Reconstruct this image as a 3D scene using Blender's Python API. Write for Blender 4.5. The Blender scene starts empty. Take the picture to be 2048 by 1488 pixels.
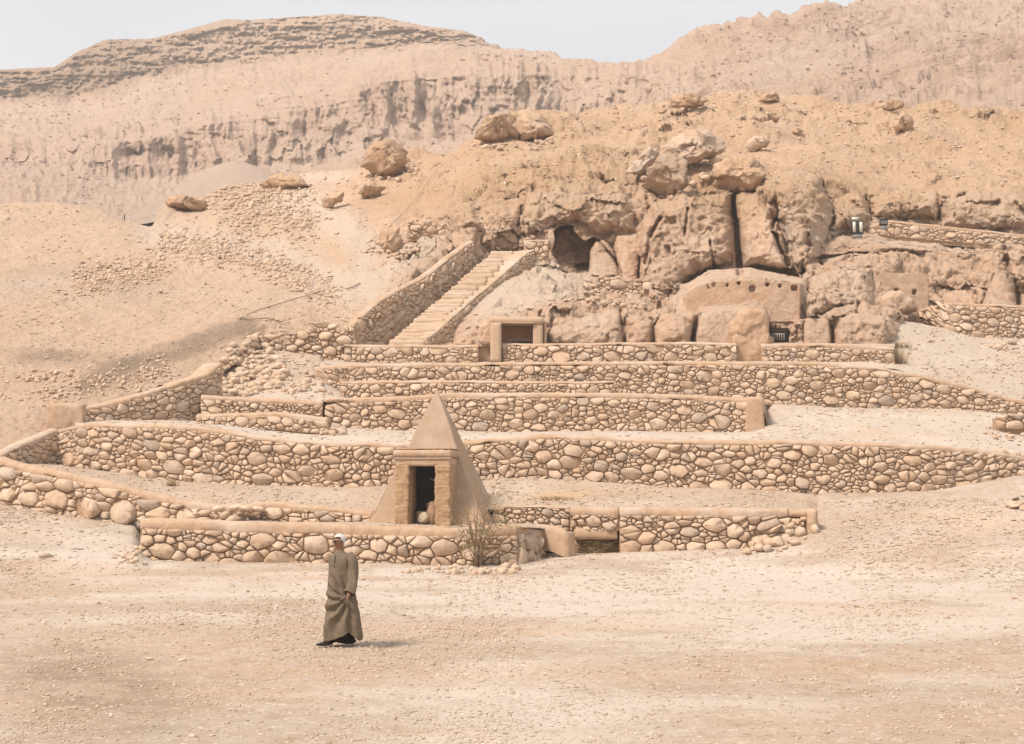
import bpy, math, random
import numpy as np
from mathutils import Vector, Matrix

# ------------------------------------------------------------------ camera, sky, sun, exposure
F = 3000.0; CZ = 2.7; TH = math.atan(206.0 / F)
scene = bpy.context.scene
col = scene.collection
cam_d = bpy.data.cameras.new('camera'); cam = bpy.data.objects.new('camera', cam_d); col.objects.link(cam)
cam.location = (0, 0, CZ); cam.rotation_euler = (math.pi / 2 + TH, 0, 0)
cam_d.sensor_width = 36.0; cam_d.lens = F / 2048 * 36.0; cam_d.clip_start = 0.1; cam_d.clip_end = 6000
scene.camera = cam

SUN_EL = 51.0; SUN_AZ = 230.0      # degrees, azimuth clockwise from +Y : high sun to the left, behind the camera
world = bpy.data.worlds.new('World'); scene.world = world; world.use_nodes = True
wn = world.node_tree.nodes; wl = world.node_tree.links; wn.clear()
wo = wn.new('ShaderNodeOutputWorld'); bg = wn.new('ShaderNodeBackground')
sky = wn.new('ShaderNodeTexSky'); sky.sky_type = 'NISHITA'; sky.sun_disc = False
sky.sun_elevation = math.radians(SUN_EL); sky.sun_rotation = math.radians(SUN_AZ)
sky.air_density = 1.0; sky.dust_density = 3.0; sky.ozone_density = 1.0
# thin high cloud veil : pale layer mixed over the blue with soft patches
tc = wn.new('ShaderNodeTexCoord'); mp = wn.new('ShaderNodeMapping'); mp.inputs['Scale'].default_value = (1.2, 1.2, 5.0)
nz = wn.new('ShaderNodeTexNoise'); nz.inputs['Scale'].default_value = 2.2; nz.inputs['Detail'].default_value = 6; nz.inputs['Roughness'].default_value = 0.5
cr = wn.new('ShaderNodeMapRange'); cr.inputs[1].default_value = 0.35; cr.inputs[2].default_value = 0.7
cr.inputs[3].default_value = 0.78; cr.inputs[4].default_value = 0.97
mx = wn.new('ShaderNodeMix'); mx.data_type = 'RGBA'
mx.inputs[7].default_value = (6.7, 6.85, 7.0, 1)
wl.new(tc.outputs['Generated'], mp.inputs[0]); wl.new(mp.outputs[0], nz.inputs['Vector'])
wl.new(nz.outputs['Fac'], cr.inputs[0]); wl.new(cr.outputs[0], mx.inputs[0])
wl.new(sky.outputs[0], mx.inputs[6]); wl.new(mx.outputs[2], bg.inputs[0]); wl.new(bg.outputs[0], wo.inputs[0])
bg.inputs[1].default_value = 0.085
sun_d = bpy.data.lights.new('sun', 'SUN'); sun = bpy.data.objects.new('sun', sun_d); col.objects.link(sun)
sun_d.energy = 2.9; sun_d.angle = math.radians(13); sun_d.color = (1.0, 0.875, 0.775)
_az = math.radians(SUN_AZ); _el = math.radians(SUN_EL)
sdir = Vector((math.sin(_az) * math.cos(_el), math.cos(_az) * math.cos(_el), math.sin(_el)))
sun.rotation_euler = (-sdir).to_track_quat('-Z', 'Y').to_euler()
scene.view_settings.view_transform = 'Standard'; scene.view_settings.look = 'None'
scene.view_settings.exposure = 0.80; scene.view_settings.gamma = 1.0; scene.view_settings.use_curve_mapping = False
scene.cycles.max_bounces = 6; scene.cycles.diffuse_bounces = 4; scene.cycles.volume_bounces = 0
scene.cycles.use_denoising = True

R = random.Random(7)
NR = np.random.default_rng(11)

# ------------------------------------------------------------------ helpers
def at(u, v, Y):
    dx = (np.asarray(u, float) - 1024) / F; dy = (744 - np.asarray(v, float)) / F
    yy = math.cos(TH) - dy * math.sin(TH); zz = math.sin(TH) + dy * math.cos(TH)
    k = np.asarray(Y, float) / yy
    return np.stack(np.broadcast_arrays(dx * k, np.asarray(Y, float) + 0 * dx, CZ + zz * k), -1)

def zat(v, Y):
    return at(1024, v, Y)[..., 2]

def hsh(ix, iy, iz, seed):
    h = (ix * 374761393 + iy * 668265263 + iz * 2147483647 + seed * 1274126177) & 0xFFFFFFFF
    h = ((h ^ (h >> 13)) * 1274126177) & 0xFFFFFFFF
    h = ((h ^ (h >> 16)) * 2246822519) & 0xFFFFFFFF
    return ((h ^ (h >> 15)) & 0xFFFFFF) / float(0xFFFFFF) * 2 - 1

def vnoise(P, seed=0):
    P = np.asarray(P, float); I = np.floor(P).astype(np.int64); f = P - I; f = f * f * f * (f * (f * 6 - 15) + 10)
    x, y, z = I[..., 0], I[..., 1], I[..., 2]; fx, fy, fz = f[..., 0], f[..., 1], f[..., 2]
    r = 0
    for a in (0, 1):
        for b in (0, 1):
            for c in (0, 1):
                w = (fx if a else 1 - fx) * (fy if b else 1 - fy) * (fz if c else 1 - fz)
                r = r + w * hsh(x + a, y + b, z + c, seed)
    return r

def fbm(P, f=1.0, oct=4, seed=0, gain=0.5, ridged=False):
    P = np.asarray(P, float) * f; r = 0; a = 1.0; t = 0
    for i in range(oct):
        n = vnoise(P + i * 17.3, seed + i * 7)
        if ridged: n = 1 - 2 * np.abs(n)
        r = r + a * n; t += a; a *= gain; P = P * 2.03
    return r / t

def cellblock(P, f=1.0, seed=0, tilt=1.0):
    """fractured-rock relief: every jittered cell gets its own offset and its own tilted plane, with hard steps between cells"""
    P = np.asarray(P, float) * f; sh = P.shape[:-1]; Q = P.reshape(-1, 3); Q = Q + .28 * np.stack([vnoise(Q * 1.7, seed + 1), vnoise(Q * 1.7 + 9, seed + 2), vnoise(Q * 1.7 + 5, seed + 3)], -1)
    I = np.floor(Q).astype(np.int64); best = np.full(len(Q), 1e9); res = np.zeros(len(Q))
    for a in (-1, 0, 1):
        for b in (-1, 0, 1):
            for c in (-1, 0, 1):
                x, y, z = I[:, 0] + a, I[:, 1] + b, I[:, 2] + c; j = [hsh(x, y, z, seed + 11 * k) for k in range(3)]
                dx = Q[:, 0] - x - .5 - .5 * j[0]; dy = Q[:, 1] - y - .5 - .5 * j[1]; dz = Q[:, 2] - z - .5 - .5 * j[2]; d = dx * dx + dy * dy + dz * dz; m = d < best; best = np.where(m, d, best)
                v = hsh(x, y, z, seed + 77) * .6 + tilt * (dx * hsh(x, y, z, seed + 78) + dy * hsh(x, y, z, seed + 79) + dz * hsh(x, y, z, seed + 80)); res = np.where(m, v, res)
    return res.reshape(sh)

def setp(o, label=None, cat=None, group=None, kind=None):
    if label: o['label'] = label
    if cat: o['category'] = cat
    if group: o['group'] = group
    if kind: o['kind'] = kind
    return o

def mesh(name, V, Fc, mat=None, parent=None, tint=None, smooth=True, origin=None, tone=None):
    V = np.asarray(V, float)
    if parent is not None and origin is None: origin = np.array(parent.matrix_basis.translation)
    me = bpy.data.meshes.new(name)
    if origin is not None: V = V - np.asarray(origin)
    if isinstance(Fc, np.ndarray):
        n = Fc.shape[1]
        me.vertices.add(len(V)); me.vertices.foreach_set('co', V.astype(np.float32).ravel())
        me.loops.add(Fc.size); me.loops.foreach_set('vertex_index', Fc.astype(np.int32).ravel())
        me.polygons.add(len(Fc)); me.polygons.foreach_set('loop_start', np.arange(0, Fc.size, n, dtype=np.int32))
        me.polygons.foreach_set('loop_total', np.full(len(Fc), n, dtype=np.int32))
        me.update(calc_edges=True)
    else:
        me.from_pydata(V.tolist(), [], Fc)
    if smooth: me.polygons.foreach_set('use_smooth', np.ones(len(me.polygons), dtype=bool))
    for nm, arr in (('tint', tint), ('tone', tone)):
        if arr is not None:
            A = np.ones((len(V), 4), np.float32); A[:, :3] = arr
            at_ = me.color_attributes.new(nm, 'FLOAT_COLOR', 'POINT'); at_.data.foreach_set('color', A.ravel())
    if mat: me.materials.append(mat)
    me.update()
    o = bpy.data.objects.new(name, me); col.objects.link(o)
    if parent is not None: o.parent = parent
    elif origin is not None: o.location = origin
    return o

def empty(name, loc, label, cat, group=None):
    o = bpy.data.objects.new(name, None); col.objects.link(o); o.location = Vector([float(c) for c in loc])
    o.empty_display_size = 0.3
    return setp(o, label, cat, group, 'thing')

def gridfaces(nr, nc, wrap=False):
    i = np.arange(nr - 1)[:, None]; j = np.arange(nc if wrap else nc - 1)[None, :]; j2 = (j + 1) % nc
    a = i * nc + j; b = i * nc + j2; c = (i + 1) * nc + j2; d = (i + 1) * nc + j
    return np.stack([a, b, c, d], -1).reshape(-1, 4)

# ------------------------------------------------------------------ materials
def mat_new(name):
    m = bpy.data.materials.new(name); m.use_nodes = True; nt = m.node_tree; nt.nodes.clear()
    out = nt.nodes.new('ShaderNodeOutputMaterial'); b = nt.nodes.new('ShaderNodeBsdfPrincipled')
    b.inputs['Roughness'].default_value = 0.95; b.inputs['Specular IOR Level'].default_value = 0.15
    nt.links.new(b.outputs[0], out.inputs[0]); return m, nt, b

def N(nt, t, **k):
    n = nt.nodes.new(t)
    for a, v in k.items(): setattr(n, a, v)
    return n

def mixc(nt, fac, a, b, mode='MIX'):
    m = N(nt, 'ShaderNodeMix', data_type='RGBA', blend_type=mode); 
    for i, x in ((0, fac), (6, a), (7, b)):
        if isinstance(x, (int, float)): m.inputs[i].default_value = x
        elif isinstance(x, tuple): m.inputs[i].default_value = (*x, 1)
        else: nt.links.new(x, m.inputs[i])
    return m.outputs[2]

def noise(nt, vec, sc, det=5, rough=0.6, lo=0.35, hi=0.65):
    n = N(nt, 'ShaderNodeTexNoise'); n.inputs['Scale'].default_value = sc; n.inputs['Detail'].default_value = det; n.inputs['Roughness'].default_value = rough
    nt.links.new(vec, n.inputs['Vector'])
    r = N(nt, 'ShaderNodeMapRange'); r.inputs[1].default_value = lo; r.inputs[2].default_value = hi
    nt.links.new(n.outputs['Fac'], r.inputs[0]); return r.outputs[0]

def earth(name, c1, c2, c3, s=1.0, bump=0.5, speck=0.0, pale=(0.61, 0.51, 0.42), dark=(0.32, 0.235, 0.17), ochre=(0.52, 0.345, 0.205), bd=0.06, stretch=(1, 1, 1), speck_c=(0.70, 0.62, 0.52)):
    m, nt, b = mat_new(name)
    g = N(nt, 'ShaderNodeNewGeometry'); mp = N(nt, 'ShaderNodeMapping'); mp.inputs['Scale'].default_value = stretch
    nt.links.new(g.outputs['Position'], mp.inputs[0]); P = mp.outputs[0]
    c = mixc(nt, noise(nt, P, 0.35 * s, 6, 0.65), c1, c2)
    c = mixc(nt, noise(nt, P, 2.3 * s, 6, 0.7, 0.42, 0.66), c, c3)
    at_ = N(nt, 'ShaderNodeAttribute', attribute_name='tone'); sp = N(nt, 'ShaderNodeSeparateColor')
    nt.links.new(at_.outputs['Color'], sp.inputs[0])
    c = mixc(nt, sp.outputs[0], c, pale); c = mixc(nt, sp.outputs[2], c, ochre); c = mixc(nt, sp.outputs[1], c, dark)
    fine = noise(nt, P, 9 * s, 8, 0.75, 0.3, 0.7)
    c = mixc(nt, 0.55, c, mixc(nt, fine, (0.70, 0.66, 0.63), (1.0, 1.0, 1.0)), 'MULTIPLY')
    if speck > 0:
        v = N(nt, 'ShaderNodeTexVoronoi'); v.inputs['Scale'].default_value = 11 * s; nt.links.new(P, v.inputs['Vector'])
        r = N(nt, 'ShaderNodeMapRange'); r.inputs[1].default_value = 0.12; r.inputs[2].default_value = 0.42; r.inputs[3].default_value = 1; r.inputs[4].default_value = 0
        nt.links.new(v.outputs['Distance'], r.inputs[0])
        sc = N(nt, 'ShaderNodeSeparateColor'); nt.links.new(v.outputs['Color'], sc.inputs[0])
        gt = N(nt, 'ShaderNodeMath', operation='GREATER_THAN'); gt.inputs[1].default_value = 1 - speck; nt.links.new(sc.outputs[0], gt.inputs[0])
        mu = N(nt, 'ShaderNodeMath', operation='MULTIPLY'); nt.links.new(gt.outputs[0], mu.inputs[0]); nt.links.new(r.outputs[0], mu.inputs[1])
        c = mixc(nt, mu.outputs[0], c, mixc(nt, sc.outputs[1], speck_c, (0.31, 0.215, 0.145)))
    nt.links.new(c, b.inputs['Base Color'])
    h1 = N(nt, 'ShaderNodeTexNoise'); h1.inputs['Scale'].default_value = 3.5 * s; h1.inputs['Detail'].default_value = 12; h1.inputs['Roughness'].default_value = 0.72
    nt.links.new(P, h1.inputs['Vector'])
    bp = N(nt, 'ShaderNodeBump'); bp.inputs['Strength'].default_value = bump; bp.inputs['Distance'].default_value = bd / s * 3
    nt.links.new(h1.outputs['Fac'], bp.inputs['Height']); nt.links.new(bp.outputs[0], b.inputs['Normal'])
    return m

M_sand = earth('sand_gravel', (0.46, 0.368, 0.29), (0.50, 0.42, 0.345), (0.405, 0.305, 0.22), s=1.0, bump=0.7, speck=0.6, bd=0.03, pale=(0.58, 0.505, 0.43))
M_terr = earth('terrace_earth', (0.42, 0.325, 0.245), (0.44, 0.35, 0.27), (0.385, 0.285, 0.20), s=1.0, bump=0.6, speck=0.3, bd=0.025, pale=(0.55, 0.475, 0.40))
M_hill = earth('hill_rock', (0.68, 0.495, 0.36), (0.65, 0.455, 0.315), (0.58, 0.385, 0.255), s=0.8, bump=1.0, bd=0.08, speck=0.22, pale=(0.66, 0.53, 0.415))
M_rock = earth('cliff_rock', (0.66, 0.48, 0.345), (0.61, 0.42, 0.285), (0.52, 0.335, 0.215), s=0.8, bump=.9, bd=0.05, speck=.12)
M_mount = earth('mountain_rock', (0.62, 0.45, 0.345), (0.59, 0.415, 0.305), (0.53, 0.36, 0.255), s=0.09, bump=1.0, bd=0.05, stretch=(1, 1, 1.6), dark=(0.25, 0.17, 0.11))

def stone_mat(name, a, b_, c_, bump=0.5):
    m, nt, b = mat_new(name)
    g = N(nt, 'ShaderNodeNewGeometry'); P = g.outputs['Position']
    at_ = N(nt, 'ShaderNodeAttribute', attribute_name='tint'); sp = N(nt, 'ShaderNodeSeparateColor'); nt.links.new(at_.outputs['Color'], sp.inputs[0])
    c = mixc(nt, sp.outputs[0], a, b_); c = mixc(nt, sp.outputs[1], c, c_)
    c = mixc(nt, noise(nt, P, 4, 7, 0.75, 0.42, 0.68), c, mixc(nt, 0.6, c, (0.36, 0.245, 0.16)))
    c = mixc(nt, 0.5, c, mixc(nt, noise(nt, P, 22, 6, 0.7, 0.3, 0.7), (0.65, 0.63, 0.6), (1, 1, 1)), 'MULTIPLY')
    nt.links.new(c, b.inputs['Base Color'])
    h = N(nt, 'ShaderNodeTexNoise'); h.inputs['Scale'].default_value = 7; h.inputs['Detail'].default_value = 10; h.inputs['Roughness'].default_value = 0.7
    nt.links.new(P, h.inputs['Vector'])
    bp = N(nt, 'ShaderNodeBump'); bp.inputs['Strength'].default_value = bump; bp.inputs['Distance'].default_value = 0.06
    nt.links.new(h.outputs['Fac'], bp.inputs['Height']); nt.links.new(bp.outputs[0], b.inputs['Normal'])
    return m
M_stone = stone_mat('field_stone', (0.60, 0.43, 0.30), (0.70, 0.55, 0.42), (0.47, 0.385, 0.315))
M_gravel = stone_mat('loose_gravel', (0.46, 0.33, 0.23), (0.68, 0.57, 0.45), (0.34, 0.26, 0.19), bump=.1)
M_core = earth('mud_mortar', (0.50, 0.35, 0.23), (0.44, 0.30, 0.19), (0.38, 0.26, 0.165), s=3, bump=0.6)
M_mud = earth('mud_plaster', (0.57, 0.42, 0.305), (0.51, 0.36, 0.25), (0.44, 0.30, 0.195), s=1.6, bump=0.7, bd=0.03)
M_pyr = earth('smooth_plaster', (0.44, 0.325, 0.235), (0.41, 0.295, 0.21), (0.39, 0.275, 0.19), s=0.9, bump=0.22, bd=0.012)
M_brick = earth('eroded_mud', (0.52, 0.355, 0.225), (0.47, 0.31, 0.19), (0.40, 0.255, 0.15), s=2.5, bump=0.9, bd=0.04, stretch=(1, 1, 2.2))
M_white = earth('pale_plaster', (0.56, 0.42, 0.30), (0.53, 0.39, 0.27), (0.50, 0.36, 0.25), s=2.0, bump=0.2, bd=0.012)

def plain(name, c, rough=0.8, spec=0.3, metal=0.0, var=0.25, sc=12):
    m, nt, b = mat_new(name); b.inputs['Roughness'].default_value = rough; b.inputs['Specular IOR Level'].default_value = spec; b.inputs['Metallic'].default_value = metal
    g = N(nt, 'ShaderNodeTexCoord')
    nt.links.new(mixc(nt, noise(nt, g.outputs['Object'], sc, 4, 0.6), c, tuple(x * (1 - var) for x in c)), b.inputs['Base Color'])
    return m

# ------------------------------------------------------------------ masks in photo space (used only when shaping / staining)
def blob(U, V, cx, cy, rx, ry, ang=0.0, p=2.0):
    a = math.radians(ang); x = (U - cx) * math.cos(a) + (V - cy) * math.sin(a); y = -(U - cx) * math.sin(a) + (V - cy) * math.cos(a)
    return np.exp(-((np.abs(x) / rx) ** p + (np.abs(y) / ry) ** p))
def line(U, V, pts, w, p=2.0):
    d = np.full(U.shape, 1e9)
    pts = [tuple(map(float, q)) for q in pts]
    for (x0, y0), (x1, y1) in zip(pts[:-1], pts[1:]):
        L2 = (x1 - x0) ** 2 + (y1 - y0) ** 2
        t = np.clip(((U - x0) * (x1 - x0) + (V - y0) * (y1 - y0)) / L2, 0, 1)
        d = np.minimum(d, np.hypot(U - x0 - t * (x1 - x0), V - y0 - t * (y1 - y0)))
    return np.exp(-(d / w) ** p)
def sst(a, b, x): t = np.clip((x - a) / (b - a), 0, 1); return t * t * (3 - 2 * t)
def inpoly(U, V, poly):
    r = np.zeros(U.shape, bool); n = len(poly)
    for i in range(n):
        x0, y0 = poly[i]; x1, y1 = poly[(i + 1) % n]
        c = ((y0 > V) != (y1 > V)) & (U < (x1 - x0) * (V - y0) / (y1 - y0 + 1e-9) + x0); r ^= c
    return r

def uv_of(P):
    x = P[..., 0]; y = P[..., 1]; z = P[..., 2] - CZ
    f = y * math.cos(TH) + z * math.sin(TH); up = -y * math.sin(TH) + z * math.cos(TH)
    return 1024 + F * x / f, 744 - F * up / f

SHEETS = {}
def sheet(name, prof, mat, du=2.6, dv=2.4, disp=None, tone=None, skirt=None, smooth_u=0, ulim=None, maxrow=70, urange=None):
    """terrain sheet: prof = {u: [(v, Y), ...]}; columns keep their bearing, profiles are joined and displaced in 3-D"""
    us = sorted(prof); K = len(prof[us[0]])
    u0, u1 = us[0], us[-1]
    fine0, fine1 = max(u0, -40), min(u1, 2090)
    ug = np.concatenate([np.arange(u0, fine0, 14.0), np.arange(fine0, fine1, du), np.arange(fine1, u1 + 7, 14.0)])
    ug[-1] = u1
    Vk = np.array([[np.interp(ug, us, [prof[u][k][0] for u in us])] for k in range(K)])[:, 0]
    Yk = np.array([[np.interp(ug, us, [prof[u][k][1] for u in us])] for k in range(K)])[:, 0]
    if smooth_u:
        w = np.hanning(2 * smooth_u + 1); w /= w.sum()
        for A in (Vk, Yk):
            for k in range(K): A[k] = np.convolve(np.pad(A[k], smooth_u, 'edge'), w, 'valid')
    Pk = np.stack([at(ug, Vk[k], Yk[k]) for k in range(K)])
    if skirt:
        for dy, dz in skirt:
            q = Pk[-1].copy(); q[:, 0] *= (q[:, 1] + dy) / q[:, 1]; q[:, 1] += dy; q[:, 2] += dz; Pk = np.concatenate([Pk, q[None]])
            Vk = np.concatenate([Vk, Vk[-1:] + 20]); 
    rows = []
    infr = (ug > -50) & (ug < 2100)
    if infr.sum() == 0: infr[:] = True
    for k in range(len(Pk) - 1):
        gap = np.percentile(np.abs(Vk[k] - Vk[k + 1])[infr], 80); n = int(np.clip(gap / dv, 3, maxrow))
        for i in range(n): rows.append(k + i / n)
    rows.append(len(Pk) - 1 - 1e-6)
    rows = np.array(rows); ki = rows.astype(int); t = (rows - ki)[:, None, None]
    P = Pk[ki] * (1 - t) + Pk[ki + 1] * t
    U, V = uv_of(P)
    if disp is not None:
        du_ = np.gradient(P, axis=1); dv_ = np.gradient(P, axis=0); n = np.cross(du_, dv_)
        n /= np.linalg.norm(n, axis=-1, keepdims=True) + 1e-9
        P = disp(P, n, U, V)
    nr, nc = P.shape[:2]
    T = None
    if tone is not None: T = np.clip(tone(P, U, V), 0, 1).reshape(-1, 3)
    fc = gridfaces(nr, nc)
    o = mesh(name, P.reshape(-1, 3), fc, mat, tone=T)
    setp(o, kind='structure')
    SHEETS[name] = (P, U, V)
    return o

def tone3(U, pale=0, dark=0, ochre=0):
    z = np.zeros(U.shape); return np.stack([z + pale, z + dark, z + ochre], -1)

# ------------------------------------------------------------------ setting : ground sheets
def raw_disp(a, f, oct=5, seed=0, extra=None):
    def d(P, n, U, V):
        s = a * fbm(P, f, oct, seed)
        P = P + n * s[..., None]
        return P
    return d

ys = [2, 10, 18, 24, 32, 40]
def gprof(last):   # flat near part then 2 rows given
    v0 = [(float(uv_of(np.array([0, y, 0.0]))[1]), y) for y in ys]
    return v0 + last
G0 = {
 -900: gprof([(1040, 46), (1010, 50), (960, 56), (900, 64)]),
 -100: gprof([(1090, 45), (1010, 50.5), (985, 55), (975, 60)]),
 0: gprof([(1080, 45), (1012, 50.5), (990, 55), (980, 60)]),
 150: gprof([(1095, 44.5), (1036, 49.6), (1020, 54), (1010, 60)]),
 270: gprof([(1110, 44.4), (1050, 49), (1035, 54), (1020, 60)]),
 300: gprof([(1131, 44), (1110, 47), (1080, 54), (1060, 60)]),
 1050: gprof([(1137, 44), (1115, 47), (1090, 54), (1070, 60)]),
 1140: gprof([(1128, 44), (1108, 46.8), (1080, 54), (1060, 60)]),
 1480: gprof([(1120, 44), (1100, 46.8), (1085, 53), (1060, 60)]),
 1560: gprof([(1115, 44), (1085, 46.9), (1060, 52), (1040, 60)]),
 1640: gprof([(1105, 44), (1060, 47.2), (985, 51.4), (978, 54)]),
 1850: gprof([(1095, 44), (1045, 47.2), (982, 51.4), (978, 54)]),
 2048: gprof([(1085, 44), (1025, 47.2), (950, 52.2), (945, 55)]),
 2900: gprof([(1060, 44), (1000, 48), (930, 54), (900, 60)]),
}
def g_disp(P, n, U, V):
    P = P.copy(); d = P[..., 1]
    P[..., 2] += 0.10 * fbm(P, 0.13, 3, 3) * sst(4, 20, d) + 0.03 * fbm(P, 0.8, 4, 5) + 0.012 * fbm(P, 5, 3, 9)
    P[..., 2] -= 0.04 * line(U, V, [(760, 1290), (1100, 1262), (1500, 1300), (2048, 1330)], 6) + 0.03 * line(U, V, [(0, 1200), (400, 1222), (700, 1218)], 5)
    P[..., 2] -= 0.05 * line(U, V, [(1000, 1192), (1300, 1195), (1600, 1203), (1950, 1215)], 5) * sst(30, 40, d + 4)
    return P
def g_tone(P, U, V):
    n = fbm(P * np.array([1, 1.6, 1]), 0.35, 5, 21)
    pale = 0.95 * sst(-0.3, 0.3, n + 0.9 * blob(U, V, 1350, 1180, 900, 65) - 0.35 + 0.55 * blob(U, V, 1500, 1290, 420, 90) + 0.5 * blob(U, V, 160, 1075, 130, 40, 20))
    pale = pale + 0.5 * line(U, V, [(1620, 1180), (1760, 1090), (1900, 1040), (2100, 1010)], 28)
    dark = 0.95 * sst(0.05, 0.6, blob(U, V, 190, 1375, 190, 80, 8) * 1.0 + 0.5 * n) * blob(U, V, 180, 1380, 250, 110, 5, 3) * (.35 + .65 * sst(-.35, .25, fbm(P, 1.3, 5, 35, .65)))
    dark = dark + .25 * line(U, V, [(1000, 1195), (1300, 1198), (1600, 1206), (1950, 1218)], 4) * sst(-.4, .3, n) + .2 * line(U, V, [(420, 1222), (560, 1216)], 6) + .3 * blob(U, V, 1360, 1372, 60, 7)
    dark = dark + 0.35 * blob(U, V, 130, 1286, 60, 5) + 0.2 * sst(0.35, 0.8, fbm(P, 0.9, 4, 33))
    och = 0.28 * sst(-0.1, 0.4, fbm(P * np.array([.6, 1.6, 1]), 0.3, 5, 44, .6)) + 0.4 * blob(U, V, 1950, 1045, 120, 22) + 0.25 * blob(U, V, 400, 1300, 500, 60)
    return tone3(U, pale, dark, och)
sheet('ground', G0, M_sand, du=5, dv=3.5, disp=g_disp, tone=g_tone, maxrow=90, smooth_u=3)

def t_disp(P, n, U, V):
    P = P.copy(); P[..., 2] += 0.07 * fbm(P, 0.5, 4, 13) + 0.02 * fbm(P, 4, 3, 19); return P
def t_tone(pb=0.3, ob=0.15):
    def f(P, U, V):
        n = fbm(P, 0.5, 5, 27)
        return tone3(U, pb + 0.5 * sst(-.2, .6, n), 0.25 * sst(.2, .7, fbm(P, 1.1, 4, 6)), ob + 0.3 * sst(0, .7, fbm(P, .4, 3, 8)))
    return f
# terrace with the pyramid
sheet('lower_terrace', {282: [(1043, 45.55), (1041, 47), (1036, 50)], 700: [(1050, 45.25), (1046, 47), (1040, 50)], 1055: [(1054, 45.35), (1046, 47), (1040, 50)], 1090: [(1056, 46.7), (1050, 47.2), (1042, 50)]},
      M_terr, du=6, dv=2, disp=t_disp, tone=t_tone())
def t2_tone(P, U, V):
    T = t_tone(0.25, 0.1)(P, U, V); T[..., 2] += 0.7 * blob(U, V, 1110, 992, 60, 10) + 0.3 * blob(U, V, 1250, 985, 90, 8)
    T[..., 0] += 0.4 * blob(U, V, 1250, 1005, 80, 8); return T
sheet('middle_terrace', {-14: [(925, 51.2), (915, 52), (905, 53)], 60: [(938, 50.6), (930, 52), (924, 53.6)], 120: [(944, 50.5), (936, 52), (928, 54)], 200: [(962, 50), (952, 51.5), (940, 53.6)],
   300: [(990, 49.5), (975, 51), (955, 53)], 440: [(1012, 48.9), (990, 50.5), (964, 52.8)], 640: [(1014, 48.2), (990, 50.3), (968, 52.6)],
   780: [(1024, 47.9), (990, 50.3), (968, 52.6)], 1000: [(1014, 47.8), (985, 50), (950, 52.4)], 1140: [(1014, 47.7), (988, 49.7), (954, 52.3)], 1300: [(1018, 47.6), (995, 49.5), (970, 52.1)],
   1560: [(1024, 47.5), (1003, 49.3), (976, 51.9)], 1615: [(1030, 47.6), (1008, 49.3), (980, 51.9)], 1640: [(1056, 47.6), (1026, 49.3), (984, 51.6)], 1675: [(1085, 47.6), (1055, 49.3), (1020, 51.6)]}, M_terr, du=4, dv=2, disp=t_disp, tone=t2_tone)
sheet('upper_terrace', {150: [(850, 54), (846, 54.6), (842, 55.5), (842, 63)], 350: [(850, 53.3), (845, 54.5), (840, 57.6), (840, 64)], 440: [(862, 53), (850, 55), (845, 57.7), (840, 64)], 520: [(877, 52.8), (865, 54.5), (845, 57.7), (840, 64)],
   640: [(886, 52.7), (872, 54.5), (855, 57.4), (850, 64)], 900: [(886, 52.5), (875, 54.5), (862, 57.4), (858, 64)], 1080: [(872, 52.5), (868, 54.5), (862, 57.4), (858, 64)], 1500: [(886, 52.1), (872, 54), (862, 57.2), (858, 64)],
   1520: [(884, 52.1), (872, 54), (858, 57.2), (840, 63.4)], 1545: [(884, 52), (872, 54), (844, 58), (803, 63.4)], 1750: [(888, 52), (872, 54), (842, 58), (814, 63.2)], 1900: [(898, 52.2), (876, 54.3), (848, 58), (818, 63)],
   2048: [(916, 53.4), (885, 56), (855, 59), (828, 63.5)], 2900: [(960, 55), (940, 58), (920, 61), (900, 66)]}, M_terr, du=4, dv=2, disp=t_disp, tone=t_tone(0.75, 0.0))
sheet('high_terrace', {404: [(812, 57.9), (800, 58.7), (775, 61.5), (735, 66)], 450: [(805, 57.9), (795, 60), (765, 63), (690, 67.5)], 500: [(803, 57.9), (793, 60), (765, 63), (668, 68)], 560: [(802, 57.9), (790, 59.5), (765, 62), (690, 68)], 640: [(806, 57.9), (785, 60.5), (755, 63.8), (700, 68)], 690: [(800, 57.5), (795, 60), (788, 63.6), (775, 67)], 900: [(790, 57.5), (793, 60), (790, 63.6), (780, 67)],
   1525: [(797, 57.3), (797, 60), (797, 63.4), (790, 67)], 1535: [(856, 57.5), (842, 60), (820, 63.4), (800, 67)]}, M_terr, du=4, dv=2, disp=t_disp, tone=t_tone(0.4, 0.1))
sheet('path_terrace', {640: [(735, 63.8), (730, 65), (722, 67), (716, 69)], 1300: [(726, 63.5), (724, 65), (722, 67), (716, 69)], 1640: [(726, 63.3), (724, 65), (722, 67), (716, 70)], 1790: [(738, 63.3), (730, 66), (700, 69.5), (640, 73.5)],
    1850: [(756, 63.3), (730, 66.5), (700, 70), (650, 74.5)], 1960: [(780, 63.4), (745, 67), (710, 71.5), (665, 76)], 2048: [(805, 63.7), (755, 67.5), (715, 72), (668, 76)], 2900: [(900, 66), (840, 69), (780, 74), (700, 80)]},
   M_terr, du=4, dv=2, disp=t_disp, tone=t_tone(0.6, 0.05))
sheet('rock_shelf', {680: [(694, 66.5), (692, 67.5), (690, 70)], 1200: [(690, 66.5), (688, 67.5), (686, 70)], 1790: [(694, 66.3), (690, 67.5), (686, 70.5)]}, M_terr, du=5, dv=2, disp=t_disp, tone=t_tone(0.3, 0.2))

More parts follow.
